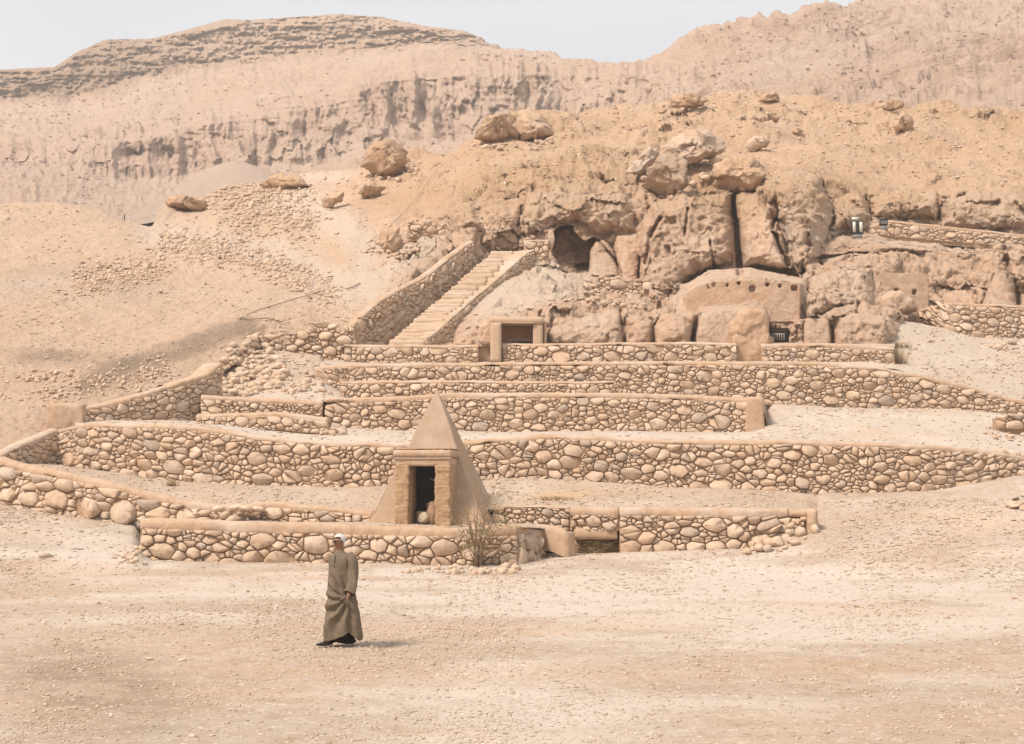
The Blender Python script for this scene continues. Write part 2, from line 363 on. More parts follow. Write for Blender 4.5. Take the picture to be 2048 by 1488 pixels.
H = {
-900:[(1010,52),(960,55),(880,60),(800,66),(740,72),(660,82),(580,94),(520,106),(490,116),(470,124)],
-100:[(935,51.8),(900,53.5),(850,56),(790,60),(740,64),(680,70),(600,79),(520,92),(450,104),(415,112)],
0:[(915,52.5),(880,54),(840,56),(780,59.5),(740,62.5),(690,67.5),(610,77),(520,90),(450,102),(411,112)],
100:[(862,55),(840,56),(805,57.5),(765,60),(735,63),(690,67.5),(610,77),(520,90),(450,102),(409,110)],
160:[(822,56.2),(812,56.7),(790,58),(760,60.5),(730,63),(685,67.5),(610,77),(520,90),(450,102),(414,108)],
300:[(778,59.8),(770,60.2),(755,61),(735,62.5),(710,65),(670,69),(600,78),(530,88),(480,97),(452,103)],
330:[(768,60.5),(760,61),(745,61.8),(725,63),(705,65.5),(665,69.5),(600,78),(530,88),(470,98),(412,109)],
450:[(740,63.6),(718,64.3),(700,65.4),(690,66.3),(675,67.7),(645,71),(590,79),(530,88),(460,99),(375,116)],
530:[(700,67.3),(672,67.6),(650,68.3),(640,69.3),(625,71.2),(600,75),(560,81),(500,91),(430,104),(362,118)],
620:[(700,67.5),(655,67.9),(635,69.2),(620,71.2),(600,74),(575,77.5),(540,83),(480,92),(410,106),(345,120)],
700:[(706,67.5),(700,67.6),(690,67.8),(642,68.5),(601,71.9),(572,75.8),(525,82.8),(468,90.8),(400,104),(335,120)],
715:[(705,66.8),(702,67.3),(700,67.6),(640,68.3),(600,72),(570,76),(525,83),(465,91),(400,104),(335,120)],
735:[(705,66.8),(702,67.6),(700,68.3),(626,69.1),(598,72.1),(566,76.1),(523,83),(462,92),(392,106),(306,118)],
760:[(705,66.8),(702,68),(700,69.5),(610,70.1),(592,72.4),(562,76.4),(520,83),(460,92),(388,106),(300,116)],
800:[(705,66.8),(700,68.3),(685,71),(588,72),(575,74),(552,77),(515,83),(455,92),(385,105),(303,116)],
840:[(705,66.8),(694,69),(660,73.5),(566,74.1),(555,76),(540,78.5),(510,83),(450,92),(380,104),(305,118)],
900:[(705,68.2),(678,69.8),(650,71.5),(612,76.8),(520,77.4),(505,80),(470,85),(420,92),(360,104),(295,118)],
945:[(705,68.5),(660,69.6),(630,72),(600,75),(575,79.6),(486,80.3),(450,83),(390,90),(340,103),(277,118)],
960:[(705,68.5),(655,69.6),(625,72),(595,75),(565,79),(535,81),(450,84),(385,90),(335,103),(268,118)],
1000:[(705,68.5),(640,69.5),(618,71.4),(570,76.9),(525,81.6),(505,82.6),(440,84.4),(375,91),(310,105),(246,118)],
1060:[(705,68.5),(640,69.5),(618,71),(570,75.5),(535,81),(505,82.6),(440,84.4),(365,91),(290,107),(236,120)],
1200:[(705,68.5),(635,69.6),(620,71.5),(592,76),(560,80),(545,82.5),(410,85.5),(365,91),(290,108),(212,126)],
1340:[(705,68.5),(635,69.4),(620,71.8),(602,76),(594,81),(560,82.6),(405,85.8),(370,91.5),(280,109),(202,128)],
1375:[(705,68.5),(632,69.3),(622,72.2),(585,73.4),(568,75.5),(566,81.5),(402,85.6),(368,92),(275,109),(197,128)],
1420:[(705,68.6),(622,69.3),(612,72.4),(556,73.1),(543,75.5),(541,81.5),(400,85.6),(365,92),(270,109),(194,128)],
1500:[(705,68.6),(620,69.3),(611,72.4),(552,73.1),(538,75.5),(536,81.5),(400,85.6),(365,92),(270,109),(190,128)],
1528:[(705,68.7),(625,69.4),(616,72.4),(556,73.1),(545,75.5),(543,81.5),(395,85.8),(360,92),(272,109),(192,128)],
1540:[(705,69.6),(690,70.0),(640,72.4),(558,73.1),(547,75.5),(545,81.5),(392,86),(358,92),(274,109),(192,128)],
1600:[(705,69.2),(640,70.0),(634,72.6),(568,73.3),(558,75.5),(556,81.0),(385,86.5),(350,92),(280,109),(196,128)],
1620:[(705,69.2),(632,69.9),(626,73.0),(570,75.6),(545,77.5),(530,82.0),(385,86.8),(350,92),(285,109),(197,128)],
1700:[(705,69.2),(628,69.9),(622,74.0),(560,76.5),(528,78.5),(508,83.0),(475,87),(380,90),(300,108),(204,128)],
1770:[(705,69.6),(636,70.3),(626,74.6),(560,77.6),(535,79.5),(500,83.5),(476,87.5),(392,90.8),(315,107),(207,128)],
1800:[(690,74.2),(655,74.8),(625,75.4),(608,77.8),(560,81),(500,84),(478,88),(395,91),(320,107),(208,128)],
1850:[(690,76.5),(660,77),(632,77.8),(606,79),(560,81.5),(502,84.3),(482,88),(398,91.2),(320,107),(210,128)],
1900:[(690,76),(672,76.6),(640,77.4),(608,79),(560,82),(505,84.5),(485,88),(400,91.5),(320,107),(212,128)],
2048:[(700,76.6),(685,77),(650,78),(615,80),(560,82.5),(510,85),(492,88),(410,91.5),(330,107),(216,128)],
2900:[(720,75),(700,77),(660,80),(630,83),(590,86),(550,89),(520,92),(450,96),(370,109),(260,130)],
}
CRACKS = [([(1466,392),(1470,430),(1474,480),(1480,545)],6,4.0), ([(1548,405),(1552,430),(1545,455)],4,2.0), ([(1545,470),(1560,500),(1575,530),(1578,550)],4,2.2),
 ([(1376,420),(1370,470)],2.2,.8), ([(1878,385),(1877,440)],4,2.5), ([(1195,480),(1230,520),(1242,548)],2.4,.9), ([(1735,385),(1742,440)],2.0,.8), ([(1320,440),(1300,470),(1290,530)],4,.8),
 ([(1420,480),(1430,540)],2.5,.9), ([(1043,425),(1035,455)],2,.6), ([(1254,360),(1290,390),(1305,430)],3,.6), ([(2010,520),(2040,600)],5,1.2), ([(1622,520),(1700,505),(1760,515)],3,1.2),
 ([(1000,372),(1060,350),(1100,355)],4,.6),([(1080,640),(1100,690)],3,.5),([(1240,620),(1250,690)],3,.6),([(1380,600),(1395,630),(1385,680)],5,1.6)]
PLAT = [ ([(1343,615),(1345,556),(1420,528),(1480,522),(1545,530),(1614,546),(1614,610)],0,5,0,0,0,.22),  # outline in the photo, metres forward, edge softness px, tilt x, tilt y, boundary crack m, roughness
 ([(1282,590),(1275,500),(1285,440),(1300,408),(1340,390),(1400,385),(1455,392),(1462,440),(1464,500),(1462,530),(1420,534),(1375,556),(1345,596),(1310,598)],1.6,10,-.2,.1,.8,1),
 ([(1486,534),(1478,470),(1468,400),(1480,384),(1520,382),(1545,410),(1556,450),(1575,500),(1585,544),(1548,538),(1510,534)],1.7,7,.5,.3,1.8,.8),
 ([(1570,480),(1540,420),(1505,375),(1530,358),(1590,356),(1635,366),(1652,395),(1655,450),(1640,520),(1620,550),(1590,530)],2.0,9,-.3,-.1,1.3,1),
 ([(1176,550),(1178,505),(1190,485),(1208,480),(1228,498),(1238,530),(1245,556),(1205,560)],.9,6,0,.3,.8,.4),
 ([(1236,550),(1228,490),(1232,470),(1275,468),(1283,490),(1275,560),(1245,560)],.7,6,0,.2,.7,.4),
 ([(1398,545),(1394,500),(1400,470),(1415,458),(1432,480),(1442,520),(1444,531),(1420,533)],1.0,6,.4,.5,.7,.9),
 ([(1295,596),(1300,530),(1310,480),(1330,470),(1360,500),(1385,538),(1362,562),(1346,596),(1315,606)],1.2,10,.2,.7,.6,1),
 ([(1282,440),(1296,420),(1304,450),(1300,520),(1290,560),(1278,520)],.8,4,-.4,.2,.6,.8),
 ([(1552,455),(1562,450),(1585,480),(1605,520),(1604,556),(1585,548),(1568,505)],.9,5,.3,.2,1.0,1),
 ([(1655,470),(1660,400),(1700,380),(1733,385),(1738,440),(1700,462)],1.0,9,-.2,.2,.5,1),
 ([(1745,440),(1742,390),(1800,380),(1872,390),(1874,440)],.9,9,.2,.2,.6,1),
 ([(1884,455),(1884,395),(1950,388),(2060,400),(2060,468),(1960,460)],1.0,12,.1,.2,.6,1),
 ([(1630,520),(1640,490),(1680,472),(1740,468),(1800,478),(1880,486),(1900,498),(1840,506),(1760,506),(1700,514),(1655,532)],1.1,7,0,-.5,.5,.5),
 ([(1352,645),(1352,590),(1375,568),(1420,546),(1480,540),(1540,549),(1600,560),(1608,600),(1604,640)],.15,5,0,0,.5,.22),
 ([(1386,700),(1388,650),(1402,627),(1440,615),(1500,614),(1530,624),(1530,700)],.4,6,0,.1,.5,.22),
 ([(1608,700),(1606,650),(1612,634),(1650,630),(1660,640),(1666,700)],.35,4,0,0,.5,.2),
 ([(1672,700),(1666,640),(1672,630),(1720,627),(1780,638),(1805,658),(1800,700)],.5,6,.1,.2,.6,.6),
 ([(1615,632),(1614,600),(1622,560),(1650,535),(1700,525),(1745,540),(1750,570),(1748,620),(1700,628)],1.1,12,0,.4,.6,1),
 ([(1958,625),(1972,585),(1985,555),(2000,550),(2015,565),(2032,590),(2040,625)],1.4,8,0,.5,.9,.5),
 ([(1310,700),(1306,660),(1318,635),(1345,620),(1372,632),(1384,655),(1380,700)],.9,9,.2,.3,.9,.8),
 ([(1095,700),(1092,655),(1110,640),(1180,634),(1240,630),(1245,700)],.5,7,0,.4,.5,.6),
 ([(1250,700),(1248,640),(1280,628),(1306,640),(1302,700)],.5,6,.2,.3,.6,.8),
 ([(905,700),(908,662),(930,647),(965,632),(980,640),(980,700)],.6,6,.2,.3,.6,.8),
 ([(825,505),(830,478),(858,464),(900,470),(905,505)],.9,5,0,.1,.6,.4), ([(908,505),(904,470),(946,476),(946,505)],.5,7,0,.1,.1,.4),
 ([(960,500),(962,430),(1000,400),(1040,425),(1035,470),(1045,500)],.6,16,.2,.2,.0,1),
 ([(1050,470),(1045,430),(1060,380),(1120,360),(1180,375),(1240,365),(1262,400),(1270,460),(1225,465),(1195,470),(1150,448),(1110,452)],.9,14,0,.3,.5,1),
 ([(860,440),(880,400),(930,380),(950,400),(950,470),(900,460)],.7,14,.3,.2,.0,.9),
 ([(1205,340),(1240,300),(1300,262),(1330,250),(1280,300),(1250,345)],.8,8,.3,-.3,.3,.8), ([(960,345),(1010,330),(1085,325),(1080,350),(1000,362)],.8,8,0,-.3,.3,.8), ([(1360,250),(1420,225),(1500,215),(1490,240),(1420,262)],.8,10,0,-.3,.3,.8),
 ([(1255,330),(1330,300),(1380,310),(1460,310),(1530,318),(1540,362),(1500,385),(1400,388),(1270,372)],.8,14,0,.1,.2,1),
]
def pdist(U, V, poly):
    d = np.full(U.shape, 1e9); q = poly + [poly[0]]
    for (x0, y0), (x1, y1) in zip(q[:-1], q[1:]):
        L2 = (x1 - x0) ** 2 + (y1 - y0) ** 2; t = np.clip(((U - x0) * (x1 - x0) + (V - y0) * (y1 - y0)) / L2, 0, 1)
        d = np.minimum(d, np.hypot(U - x0 - t * (x1 - x0), V - y0 - t * (y1 - y0)))
    return np.where(inpoly(U, V, poly), d, -d)
LEDGE = [([(330,492),(360,505),(400,518),(445,532)],1.3,30), ([(415,480),(470,474),(500,464),(560,461),(632,468)],1.8,45), ([(560,402),(620,398),(660,390)],.5,20), ([(0,700),(80,706),(160,704)],.5,25), ([(395,395),(430,380),(500,365)],.8,25), ([(300,455),(340,425),(380,402)],.8,20)]
def plateau(U, V, P):
    push = np.zeros(U.shape); rough = np.ones(U.shape)
    W1 = np.stack([P[..., 0], P[..., 1] * .3, P[..., 2]], -1); Uj = U + 6 * fbm(W1, .8, 4, 201, .6); Vj = V + 6 * fbm(W1, .8, 4, 202, .6)
    for poly, h, e, tx, ty, ck, rg in PLAT:
        xs = [p[0] for p in poly]; ys_ = [p[1] for p in poly]; m = (U > min(xs) - 20) & (U < max(xs) + 20) & (V > min(ys_) - 20) & (V < max(ys_) + 20)
        if not m.any(): continue
        s_ = 1.0 if rg > .5 else .35
        u, v = U[m] + (Uj[m] - U[m]) * s_, V[m] + (Vj[m] - V[m]) * s_; d = pdist(u, v, poly); cx, cy = sum(xs) / len(xs), sum(ys_) / len(ys_); w, hh = (max(xs) - min(xs)) / 2, (max(ys_) - min(ys_)) / 2
        e = e * (1.7 if rg > .5 else 1); h = h * (1.7 if rg > .5 else 1); ck = ck * (.45 if rg > .5 else .8); f = np.where(d > 0, 1 - np.exp(-np.maximum(d, 0) / e * 1.6), 0) * (1 + tx * (u - cx) / w + ty * (v - cy) / hh)
        push[m] = push[m] * (d <= 0) + np.where(d > 0, np.maximum(push[m], h * f) + .3 * h * f * (push[m] > .2), 0); push[m] -= ck * np.exp(-(d / (1.6 + .7 * ck)) ** 2) * sst(-.45, .35, fbm(P[m], .35, 3, 411))
        rough[m] = np.where(d > 0, rg, rough[m])
    for pts, h, up in LEDGE:
        x = np.array([p[0] for p in pts], float); y = np.array([p[1] for p in pts], float); m = (U > x[0] - 10) & (U < x[-1] + 10) & (V > y.min() - up - 20) & (V < y.max() + 12)
        yl = np.interp(Uj[m], x, y); d = yl + (Vj[m] - V[m]) * .5 - V[m]; en = sst(0, 18, Uj[m] - x[0]) * sst(0, 18, x[-1] - Uj[m])
        push[m] += .6 * h * en * np.where(d > 0, np.exp(-(d / up) ** 2), np.exp(-(d / 5) ** 2)) * (.4 + .6 * sst(-.4, .3, fbm(P[m], .3, 3, 412)))
    return push, rough
def h_disp(P, n, U, V):
    push, rough = plateau(U, V, P)
    rock = np.clip(sst(860, 960, U) * sst(360, 400, V - 0 * U) * (1 - sst(700, 720, V)), 0, 1)
    white_slope = blob(U, V, 1060, 580, 130, 45, -12, 4)
    rock = rock * (1 - 0.9 * white_slope) * (1 - .9 * sst(635, 655, V) * sst(1770, 1830, U))
    rr = sst(1650, 1750, U) * sst(475, 500, V) * (1 - sst(505, 520, V))
    mid = sst(660, 900, U) * (1 - rock) * (1 - sst(600, 640, V)); stair = sst(700, 712, U) * (1 - sst(0, 1, (V - 512) / 200 - (1035 - U) / 255)) 
    on_st = (U > 706) & (U < 1075) & (V > 485) & (V > 1172 - 0.82 * U * 1.0 + 0)  # below the stair line
    left = 1 - sst(640, 760, U)
    st = 1.0 - 0.92 * (inpoly(U, V, [(700, 720), (700, 650), (948, 478), (960, 515), (1075, 495), (1075, 520), (880, 720)]))
    big = fbm(P, 0.22, 3, 51); f1 = fbm(P * np.array([1, 1, 1.3]), 0.55, 5, 52, ridged=True); f2 = fbm(P, 1.7, 4, 53); f3 = fbm(P, 3.5, 3, 59, 0.6)
    blockn = np.floor(2.5 * fbm(P, 0.45, 2, 77)) / 2.5
    s = rock * (0.75 * big + 0.65 * f1 + 0.34 * f2 + 0.20 * f3 + 0.6 * blockn) + mid * (1.2 * big + (.25 + 1.0 * sst(-.15, .45, fbm(P, .11, 3, 57))) * (0.6 * f1 + 0.28 * f2) + 0.09 * f3) + left * (0.45 * big + 0.13 * f2 + 0.07 * f3)
    s = s + sst(1650, 1800, U) * (1 - sst(380, 420, V)) * (-0.2 * f1)
    P = P + n * (s * st * rough * (1 - .45 * rock))[..., None]
    # ledges / gullies on the left slope
    pr = np.zeros(U.shape)
    pr = pr - push - rock * rough * (.42 * cellblock(P * [1, 1, .75], .34, 601) + .17 * cellblock(P, 1.25, 602)) - mid * sst(-.2, .3, fbm(P, .11, 3, 57)) * (.75 * cellblock(P * [1, .7, 1.2], .3, 603) + .25 * cellblock(P, 1.0, 604)) + rock * rough * (.22 * fbm(P, 1.4, 4, 301, .6, ridged=True) + .16 * fbm(P, 4.0, 3, 302) + .30 * np.maximum(0, fbm(P, 1.1, 3, 303) - .12) * 2)
    pr = pr + 3.0 * inpoly(U, V, [(1533, 692), (1531, 650), (1545, 644), (1574, 648), (1578, 692)])
    pr = pr + 0.5 * line(U, V, [(610, 250), (640, 290)], 8)
    for pts, w, dep in CRACKS: pr = pr + dep * line(U, V, pts, w, 3)
    # tomb mouths : recesses cut into the rock
    cave = inpoly(U, V, [(1106, 470), (1120, 455), (1142, 455), (1152, 472), (1166, 480), (1195, 478), (1180, 500), (1178, 545), (1125, 540), (1112, 520), (1104, 500)])
    pr = pr + 3.0 * cave + 1.6 * blob(U, V, 1163, 534, 14, 10, 0, 4)
    pr = pr + 1.0 * blob(U, V, 1990, 415, 12, 12) + 0.8 * blob(U, V, 1575, 590, 10, 25, 0, 4) + 1.5 * blob(U, V, 1900, 590, 40, 18) + 2.0 * blob(U, V, 2045, 585, 16, 25)
    C = np.array([0, 0, CZ]); D = P - C; L = np.linalg.norm(D, axis=-1, keepdims=True)
    return P + D / L * pr[..., None]
def h_tone(P, U, V):
    n = fbm(P, 0.15, 5, 61); n2 = fbm(P, 0.5, 4, 62); n3 = fbm(P, 1.2, 4, 63)
    path = line(U, V, [(560, 405), (640, 420), (700, 460), (735, 500), (720, 560), (660, 560), (560, 510), (470, 490), (300, 465)], 27)
    path = np.maximum(path, blob(U, V, 690, 575, 80, 32, 0, 3)); path = np.maximum(path, 0.9 * blob(U, V, 650, 350, 60, 14)); path = np.maximum(path, line(U, V, [(700, 590), (780, 545), (860, 510)], 22))
    path = np.maximum(path, 0.9 * blob(U, V, 1060, 580, 125, 42, -12, 4)); path = np.maximum(path, 0.8 * blob(U, V, 1900, 487, 200, 10, 2)); path = np.maximum(path, 0.6 * line(U, V, [(0, 575), (120, 560), (200, 550)], 8))
    path = np.maximum(path, 0.5 * blob(U, V, 1000, 645, 40, 12)) 
    left = 1 - sst(600, 760, U)
    pale = np.clip(path * (1.25 + 0.5 * n2), 0, 1) + left * (.22 + .2 * sst(-.1, .6, n)) + 0.35 * sst(0.15, 0.7, n2) * 0.8 + 0.25 * sst(860, 1000, U) * sst(0, .5, n3)
    dark = 0.85 * line(U, V, [(170, 765), (260, 735), (350, 705), (450, 672), (500, 660)], 19, 4) * sst(-.9, .2, n2 + 0.2) + 0.65 * blob(U, V, 90, 718, 150, 17, 0, 3) * sst(-.7, .2, n2)
    dark = dark + 0 * U + left * (0.22 * sst(-0.3, .5, n) * (1 - sst(560, 640, V)) * (1 - sst(250, 420, U)) + 0.03)
    dark = dark + 0.4 * line(U, V, [(420, 478), (480, 468), (540, 460), (625, 466)], 8) * 0
    cave = inpoly(U, V, [(1106, 470), (1120, 455), (1152, 455), (1195, 478), (1178, 545), (1125, 540)])
    for i_, (poly, h, e, tx, ty, ck, rg) in enumerate(PLAT):
        xs = [p[0] for p in poly]; ys_ = [p[1] for p in poly]; m = (U > min(xs)) & (U < max(xs)) & (V > min(ys_)) & (V < max(ys_)); q_ = inpoly(U[m], V[m], poly) * (.35 + .65 * sst(-.4, .3, fbm(P[m], .5, 4, 500 + i_)))
        if i_ % 3 == 0: pale[m] += .45 * q_
        elif i_ % 3 == 1: dark[m] += .12 * q_
    och = sst(680, 800, U) * (1 - sst(400, 470, V)) * (0.35 + 0.45 * sst(-.3, .5, n)) + left * 0.7 * sst(0.0, 0.6, n2) * blob(U, V, 480, 410, 150, 60) + 0.5 * cave + 0.45 * blob(U, V, 1900, 560, 170, 40) * sst(-.4, .4, n3)
    och = och * (1 - np.clip(path, 0, 1) * .8)
    return tone3(U, np.clip(pale, 0, 1), np.clip(dark, 0, 1), np.clip(och, 0, 1))
sheet('hillside', H, M_hill, du=2.3, dv=2.1, disp=h_disp, tone=h_tone, skirt=[(20, -4), (60, -40)], smooth_u=2)

MT = {
-900:[(600,170),(500,230),(400,300),(330,345),(320,350),(280,365),(260,400),(200,470),(130,482),(120,500)],
-100:[(470,170),(430,215),(380,270),(335,325),(325,330),(300,340),(280,365),(205,455),(150,465),(142,480)],
0:[(460,170),(430,215),(380,270),(330,325),(322,328),(298,335),(270,365),(198,450),(146,462),(139,475)],
110:[(460,170),(430,215),(390,260),(350,305),(335,315),(290,330),(260,370),(185,450),(142,462),(134,475)],
150:[(460,170),(430,215),(390,260),(350,305),(335,315),(290,330),(260,370),(190,450),(112,465),(106,475)],
210:[(460,170),(430,215),(390,260),(355,305),(345,315),(285,330),(255,370),(175,445),(86,468),(79,478)],
300:[(460,170),(430,215),(390,260),(365,300),(355,318),(280,335),(245,370),(140,450),(85,468),(78,478)],
360:[(460,170),(425,215),(385,255),(365,300),(350,325),(255,338),(240,375),(130,455),(70,470),(63,480)],
450:[(460,170),(410,215),(350,255),(335,300),(328,325),(245,338),(225,375),(122,455),(46,472),(38,482)],
500:[(460,170),(410,215),(350,255),(338,300),(330,325),(235,338),(210,375),(110,455),(47,472),(40,482)],
600:[(460,170),(420,215),(370,255),(345,300),(335,325),(220,340),(195,375),(105,455),(40,472),(33,482)],
680:[(460,170),(420,215),(370,255),(330,300),(310,325),(205,340),(170,375),(100,455),(35,472),(28,482)],
760:[(460,170),(420,215),(370,255),(310,300),(290,325),(165,340),(150,375),(95,455),(42,472),(34,482)],
850:[(460,170),(420,215),(340,255),(290,300),(278,325),(155,340),(135,375),(85,455),(62,462),(52,470)],
930:[(460,170),(420,215),(320,255),(285,300),(275,325),(152,340),(138,375),(98,445),(74,462),(62,470)],
1000:[(460,170),(400,215),(310,255),(280,300),(265,325),(150,340),(140,375),(112,445),(104,455),(96,465)],
1100:[(460,170),(400,215),(300,255),(260,300),(240,325),(150,340),(143,365),(128,420),(120,440),(112,455)],
1200:[(460,170),(400,215),(300,255),(240,300),(220,325),(150,340),(146,355),(140,380),(137,400),(132,410)],
1300:[(460,170),(400,215),(290,255),(225,300),(205,320),(148,335),(144,350),(140,370),(136,385),(130,395)],
1400:[(460,170),(400,215),(290,250),(240,270),(210,290),(185,300),(160,320),(140,345),(110,365),(95,375)],
1500:[(460,170),(400,210),(290,235),(240,255),(210,270),(170,290),(135,315),(105,335),(78,350),(66,360)],
1600:[(460,170),(400,205),(290,225),(240,245),(205,262),(155,285),(110,310),(85,325),(48,345),(38,355)],
1700:[(460,170),(400,200),(290,220),(240,240),(200,258),(140,285),(90,310),(60,325),(22,345),(12,355)],
1850:[(460,170),(400,200),(290,218),(240,235),(190,255),(120,285),(60,310),(20,330),(-20,345),(-40,355)],
2048:[(460,170),(400,200),(290,215),(230,232),(170,255),(90,285),(20,310),(-30,330),(-75,345),(-95,355)],
2900:[(460,170),(400,200),(290,215),(200,235),(100,260),(0,290),(-100,320),(-180,340),(-240,355),(-260,365)],
}
def m_disp(P, n, U, V):
    z = P[..., 2]
    # height of fluted cliff band per bearing
    cb = np.interp(U, [-100, 0, 200, 360, 500, 680, 800, 1000, 1200, 1320, 1400], [325, 322, 345, 350, 330, 310, 285, 265, 220, 200, 190])
    ct = np.interp(U, [-100, 0, 200, 360, 500, 680, 760, 1000, 1200, 1320, 1400], [298, 298, 285, 250, 240, 205, 163, 150, 150, 148, 150])
    cl = sst(-14, 2, V - ct) * (1 - sst(-6, 16, V - cb)) * (1 - sst(1330, 1420, U))
    tb = np.interp(U, [-100, 0, 210, 300, 450, 600, 800, 930, 1050], [200, 196, 178, 142, 125, 108, 95, 98, 100])
    tp = (1 - sst(-4, 12, V - tb)) * (1 - sst(930, 1040, U))
    right = sst(1300, 1450, U)
    Uw = U + 16 * fbm(np.stack([U / 60., V / 45., 0 * U], -1), 1, 3, 88)
    A = np.stack([Uw / 34.0, V / 170.0, 0 * U], -1); am = .25 + 1.1 * sst(-.5, .5, fbm(np.stack([U / 130., V / 90., 0 * U + 8], -1), 1, 3, 89)); hol = sst(.15, .5, fbm(np.stack([U / 40., V / 28., 0 * U + 2], -1), 1, 3, 91))
    fl = fbm(A, 1.0, 4, 71, 0.6, ridged=True); A2 = np.stack([U / 75.0, V / 400.0, 0 * U + 3], -1); fl2 = fbm(A2, 1.0, 3, 72)
    B = np.stack([P[..., 0] / 40, P[..., 1] / 60, z / 3.4], -1)
    warp = fbm(P, 0.03, 3, 90) * 5
    st = fbm(np.stack([P[..., 0] / 60, P[..., 1] / 80, (z + warp) / 3.2], -1), 1.0, 3, 73, 0.65)
    big = fbm(P, 0.018, 4, 74); med = fbm(P, 0.10, 5, 75, 0.55); rid = fbm(P, 0.05, 5, 76, ridged=True)
    vert = fbm(np.stack([U / 9.0, V / 60.0, 0 * U + 5], -1), 1.0, 3, 79)
    lump = .55 * fbm(np.stack([Uw / 30.0, V / 13.0, 0 * U + 5], -1), 1.0, 4, 83, .65, ridged=True) + .5 * fbm(np.stack([U / 9.0, V / 8.0, 0 * U + 9], -1), 1.0, 3, 84, .6); s = cl * (am * (7.0 * fl + 1.4 * vert) + 1.6 * cellblock(np.stack([U / 26., V / 45., 0 * U], -1), 1, 701) + 6 * fl2 - 1.5 * hol + 1.2 * st + 1.4 * med) + tp * (4.2 * np.sign(st) * np.abs(st) ** 0.8 + 2.0 * rid + 2.0 * lump + 1.9 * cellblock(np.stack([Uw / 34., V / 9.0, 0 * U], -1), 1, 702) + 1.6 * cellblock(np.stack([U / 11., V / 5., 0 * U], -1), 1, 703)) + (1 - cl) * (1 - tp) * (4.0 * big + 1.6 * med + 0.8 * st + 1.2 * np.maximum(lump - .1, 0))
    rb = right * (1.0 * sst(-.2, .3, med) * cellblock(np.stack([U / 30., V / 13., 0 * U], -1), 1, 704) + 0.7 * rid + 2.6 * np.sign(st) * np.abs(st) ** 0.6 * sst(-.1, .45, big) + 1.6 * fbm(np.stack([U / 40.0, V / 9.0, 0 * U], -1), 1, 4, 78) + 1.0 * med) * (1 - .7 * sst(.5, 1, np.arange(P.shape[0])[:, None] / P.shape[0] - .35))
    s = s + rb
    mound = 25 * blob(U, V, 0, 0, 1, 1)
    D = P - np.array([0, 0, CZ]); L = np.linalg.norm(D, axis=-1, keepdims=True)
    nn = n.copy(); h = cl + tp; dirv = -D / L; mix = np.clip(h, 0, 1)[..., None]
    nn = nn * (1 - mix) + dirv * mix
    sil = 1 - 0.75 * sst(0, 1, (P[..., 1] > 1e9) * 1.0)
    return P + nn * s[..., None]
def m_tone(P, U, V):
    tb = np.interp(U, [-100, 0, 210, 300, 450, 600, 800, 930, 1050], [200, 196, 178, 142, 125, 108, 95, 98, 100])
    tp = (1 - sst(-6, 14, V - tb)) * (1 - sst(900, 1040, U)) 
    n = fbm(P, 0.03, 5, 81)
    return tone3(U, 0.25 * sst(-.2, .6, n) + 0.3 * blob(U, V, 450, 350, 80, 30) + 0.15, 0.42 * tp * (1 - 0.75 * sst(200, 600, U)), 0.3 * tp + 0.1 * sst(0, .6, -n))
sheet('mountain', MT, M_mount, du=2.6, dv=2.0, disp=m_disp, tone=m_tone, skirt=[(30, -5), (300, -90)], smooth_u=4)
# pale talus cone at the foot of the far cliff
def cone_disp(P, n, U, V): return P + n * (0.5 * fbm(P, 0.2, 4, 5))[..., None]
sheet('talus_cone', {250: [(450, 150), (440, 160), (430, 170)], 340: [(440, 150), (400, 180), (385, 200)], 420: [(430, 150), (380, 185), (335, 220)], 470: [(430, 150), (370, 185), (319, 222)], 500: [(430, 150), (372, 185), (325, 221)], 560: [(430, 150), (385, 180), (358, 205)], 640: [(430, 150), (410, 160), (400, 175)]},
      M_mount, du=4, dv=3, disp=cone_disp, tone=lambda P, U, V: tone3(U, 0.5, 0, 0), skirt=[(20, -8), (60, -30)], smooth_u=6)
# far plain so that nothing ends in view
mesh_far = mesh('plain', np.array([[-900, -120, -1.5], [900, -120, -1.5], [900, 900, -1.5], [-900, 900, -1.5]]), np.array([[0, 1, 2, 3]]), M_sand, tone=np.zeros((4, 3)))
setp(mesh_far, kind='structure')
# ------------------------------------------------------------------ dry stone walls
def clip(poly, a, b, c):      # keep a*x + b*y <= c
    out = []; n = len(poly)
    for i in range(n):
        p = poly[i]; q = poly[(i + 1) % n]; dp = a * p[0] + b * p[1] - c; dq = a * q[0] + b * q[1] - c
        if dp <= 0: out.append(p)
        if (dp < 0 < dq) or (dq < 0 < dp):
            t = dp / (dp - dq); out.append((p[0] + t * (q[0] - p[0]), p[1] + t * (q[1] - p[1])))
    return out

